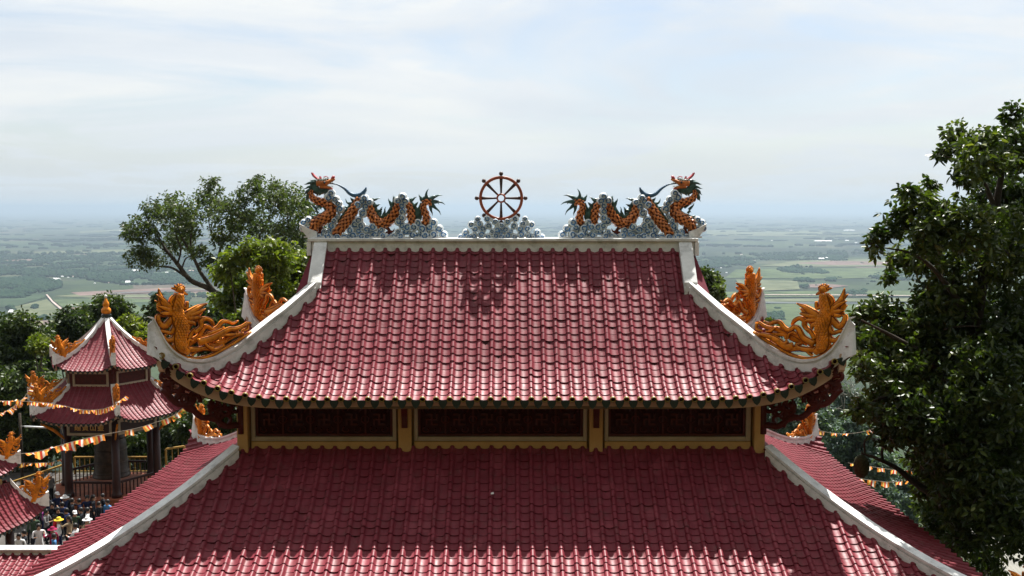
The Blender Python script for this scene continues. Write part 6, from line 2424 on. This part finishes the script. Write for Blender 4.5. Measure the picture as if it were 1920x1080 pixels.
for zx, zy, kind, kc, top_, legs, pose, lab in crowd:
    p = at_z(zx / 3.1775, 740 + zy / 3.1775, ZC + 1.55)
    sc_p = rp.uniform(0.97, 1.06)
    o = link('person', BODY[pose])
    o.location = (p.x, p.y, ZC + 0.012)
    o.rotation_euler = (0, 0, rp.uniform(-0.9, 0.9) if lab and 'facing' in lab else rp.uniform(-2.6, 2.6))
    o.scale = (sc_p,) * 3
    o.material_slots[1].link = 'OBJECT'
    o.material_slots[1].material = cloth(top_, CC[top_])
    o.material_slots[2].link = 'OBJECT'
    o.material_slots[2].material = cloth(legs, CC[legs])
    tag(o, lab or 'dark-haired person in dark clothes standing in the crowd by the pavilion', 'person', 'people crowding the courtyard')
    link('hair' if kind in ('hair', 'long') else 'hat', head_cover(kind, kc), o)

# ================================================================ RAILINGS, LAMP, AWNING
def railing(label, pts, h=1.0, step=0.28):
    root = empty('railing', pts[0])
    tag(root, label, 'railing')
    p0 = Vector(pts[0])
    for a, b in zip(pts[:-1], pts[1:]):
        a, b = Vector(a) - p0, Vector(b) - p0
        up = Vector((0, 0, h))
        for z, w in ((h, 0.09), (0.18, 0.05)):
            m_ = MB()
            m_.bar(a + Vector((0, 0, z)), b + Vector((0, 0, z)), w, w)
            m_.build('rail', M['railing'], root)
        n = max(2, int((b - a).length / step))
        for i in range(n + 1):
            p = a.lerp(b, i / n)
            m_ = MB()
            m_.bar(p, p + Vector((0, 0, h)), 0.09 if i in (0, n) else 0.035, 0.09 if i in (0, n) else 0.035, up=(1, 0, 0))
            m_.build('post' if i in (0, n) else 'baluster', M['railing'], root)
    return root


gp = lambda px, py, z=ZC: at_z(px, py, z)
a = gp(20, 905, ZC + 1.0)
b_ = gp(66, 890, ZC + 1.0)
c = gp(118, 872, ZC + 1.0)
railing('yellow railing behind the crowd left of the pavilion', [(a.x, a.y, ZC + .01), (b_.x, b_.y, ZC + .01), (c.x, c.y, ZC + .01)])
p1, p2 = at_y(311, 842, 50), at_y(338, 838, 50)
railing('short yellow railing beyond the roof slope right of the pavilion', [(p1.x, 50, p1.z - 1.0), (p2.x, 50.6, p1.z - 1.0)])
p1, p2 = at_y(140, 872, 56.2), at_y(300, 866, 56.2)
railing('yellow railing running behind the bell', [(p1.x, 56.2, ZC + .01), (p2.x, 56.2, ZC + .01)])
p1, p2 = at_y(100, 895, 46), at_y(122, 890, 47)
# fluorescent lamp on a pole
p = at_y(38, 800, 54)
lamp = empty('lamp_post', (p.x, 54, ZC))
tag(lamp, 'dark pole carrying an unlit white fluorescent tube in front of trees', 'lamp')
H = at_y(38, 775, 54).z - ZC
mb = MB()
mb.tube([(0, 0, 0), (0, 0, H)], [0.09, 0.07], 10)
mb.build('pole', M['darkbark'], lamp)
zt = at_y(38, 799, 54).z - ZC
mb = MB()
mb.tube([(0.05, -.05, zt), (0.4, -.08, zt + .02)], 0.025, 6)
mb.build('arm', M['metal'], lamp)
mb = MB()
mb.tube([(0.3, -.1, zt), (1.5, -.1, zt - 0.06)], 0.055, 10)
mb.build('tube', M['lampw'], lamp)

# pale awning roofs low on the right
for i, (x0, x1, y, Y, lab) in enumerate(((1792, 1884, 1012, 38, 'pale sheet awning low behind the right roof slope under the tree'), (1850, 1960, 1040, 33, 'lower grey awning at the bottom right below the tree'))):
    a, b = at_y(x0, y, Y), at_y(x1, y, Y)
    aw = empty('awning', ((a.x + b.x) / 2, Y, ZC))
    tag(aw, lab, 'awning')
    w = (b.x - a.x) / 2
    h = a.z - ZC
    m_ = MB()
    n = 14
    vs = []
    for k in range(n * 2 + 1):
        x = -w + w * k / n
        dz = 0.025 * (k % 2)
        for yy, zz in ((-1.6, h - 0.35), (1.4, h + 0.2)):
            vs += [(x, yy, zz + dz), (x, yy, zz + dz - 0.02)]
    m_.add(vs, [f for k in range(n * 2) for f in ((k * 4, k * 4 + 4, k * 4 + 6, k * 4 + 2), (k * 4 + 1, k * 4 + 3, k * 4 + 7, k * 4 + 5), (k * 4, k * 4 + 1, k * 4 + 5, k * 4 + 4))])
    m_.build('roof_sheet', M['concrete'], aw)
    for sx in (-1, 1):
        for yy, zz in ((-1.4, h - .4), (1.2, h + .1)):
            m_ = MB()
            m_.tube([(sx * w * .9, yy, 0 if hillside_z(a.x, Y) >= ZC - .1 else -3), (sx * w * .9, yy, zz)], 0.05, 8)
            m_.build('post', M['metal'], aw)

# ================================================================ HOUSES ON THE PLAIN
def house(px, py, wpx, big=False, wall=None, roof=None, label='tiny pale house among trees on the hazy plain'):
    p = at_z(px, py, ZP)
    D = p.length
    w = wpx / FPX * D
    d = min(w * 0.6, 22.0) if not big else 24.0
    h = max(2.8, min(5.5, w * 0.28))
    r = empty('house', (p.x, p.y, ZP))
    r.rotation_euler = (0, 0, random.uniform(-.3, .3))
    tag(r, label, 'house', None if big else 'houses on the plain')
    m_ = MB()
    m_.box(-w / 2, w / 2, -d / 2, d / 2, 0, h)
    m_.build('wall', wall or M['housewall'], r)
    m_ = MB()
    o_ = 0.6
    vs = [(-w / 2 - o_, -d / 2 - o_, h + .02), (w / 2 + o_, -d / 2 - o_, h + .02), (w / 2 + o_, d / 2 + o_, h + .02), (-w / 2 - o_, d / 2 + o_, h + .02), (-w / 2 - o_, 0, h + d * .22), (w / 2 + o_, 0, h + d * .22)]
    m_.add(vs, [(0, 1, 5, 4), (2, 3, 4, 5), (1, 2, 5), (3, 0, 4), (3, 2, 1, 0)])
    m_.build('roof', roof or random.choice([M['houseroof'], M['houseroofw'], M['houseroofw']]), r)
    if wpx > 7:
        m_ = MB()
        m_.box(-w * .1, w * .1, -d / 2 - .05, -d / 2 - .01, 0.01, h * .7)
        m_.build('door', M['darkwin'], r)


for x, y, w in [(313, 512, 5), (329, 511, 4), (372, 511, 4), (118, 519.5, 5), (140, 520, 6), (150, 518, 3), (61, 519, 5), (52, 524, 4), (128, 521, 3), (272, 531, 4), (92, 532, 4), (205, 531, 3), (300, 507, 3), (340, 513, 3), (395, 512, 4), (160, 519, 4), (215, 513, 5), (178, 532, 3),
                (225, 487, 4), (205, 480, 5), (1345, 509, 5), (1362, 512, 3), (1510, 512, 3), (1550, 484, 4), (1560, 481, 4), (1447, 451.5, 3), (1605, 456, 4), (1588, 452, 6), (1415, 489, 3), (1478, 488, 3), (1390, 478, 4), (1352, 503, 3), (1538, 488, 4)]:
    house(x, y, w)
house(254, 510, 12, True, None, M['houseroofw'], 'long white roofed building on the plain behind the bare limbs')
house(358, 510.5, 9, True, None, M['houseroof'], 'red roofed building on the plain seen through the left tree limbs')
house(240, 531, 7, True, None, M['houseroofw'], 'white shed at the edge of the fields above the pavilion finial')
house(106, 526, 11, True, None, M['houseroofw'], 'white building among dark woods on the left plain')
house(22, 586, 6, True, None, M['houseroofw'], 'small shed beside a tree at the corner of the left field')
house(1543, 453, 34, True, None, M['houseroofw'], 'long pale factory roof on the far right plain')
house(1540, 487, 9, True, None, M['houseroofw'], 'pale building at the right village edge before the woods')
house(1592, 432.5, 22, True, None, M['houseroofw'], 'thin white factory line near the right horizon')
house(1480, 434, 15, True, None, M['houseroofw'], 'faint white building line near the horizon right of the ridge')
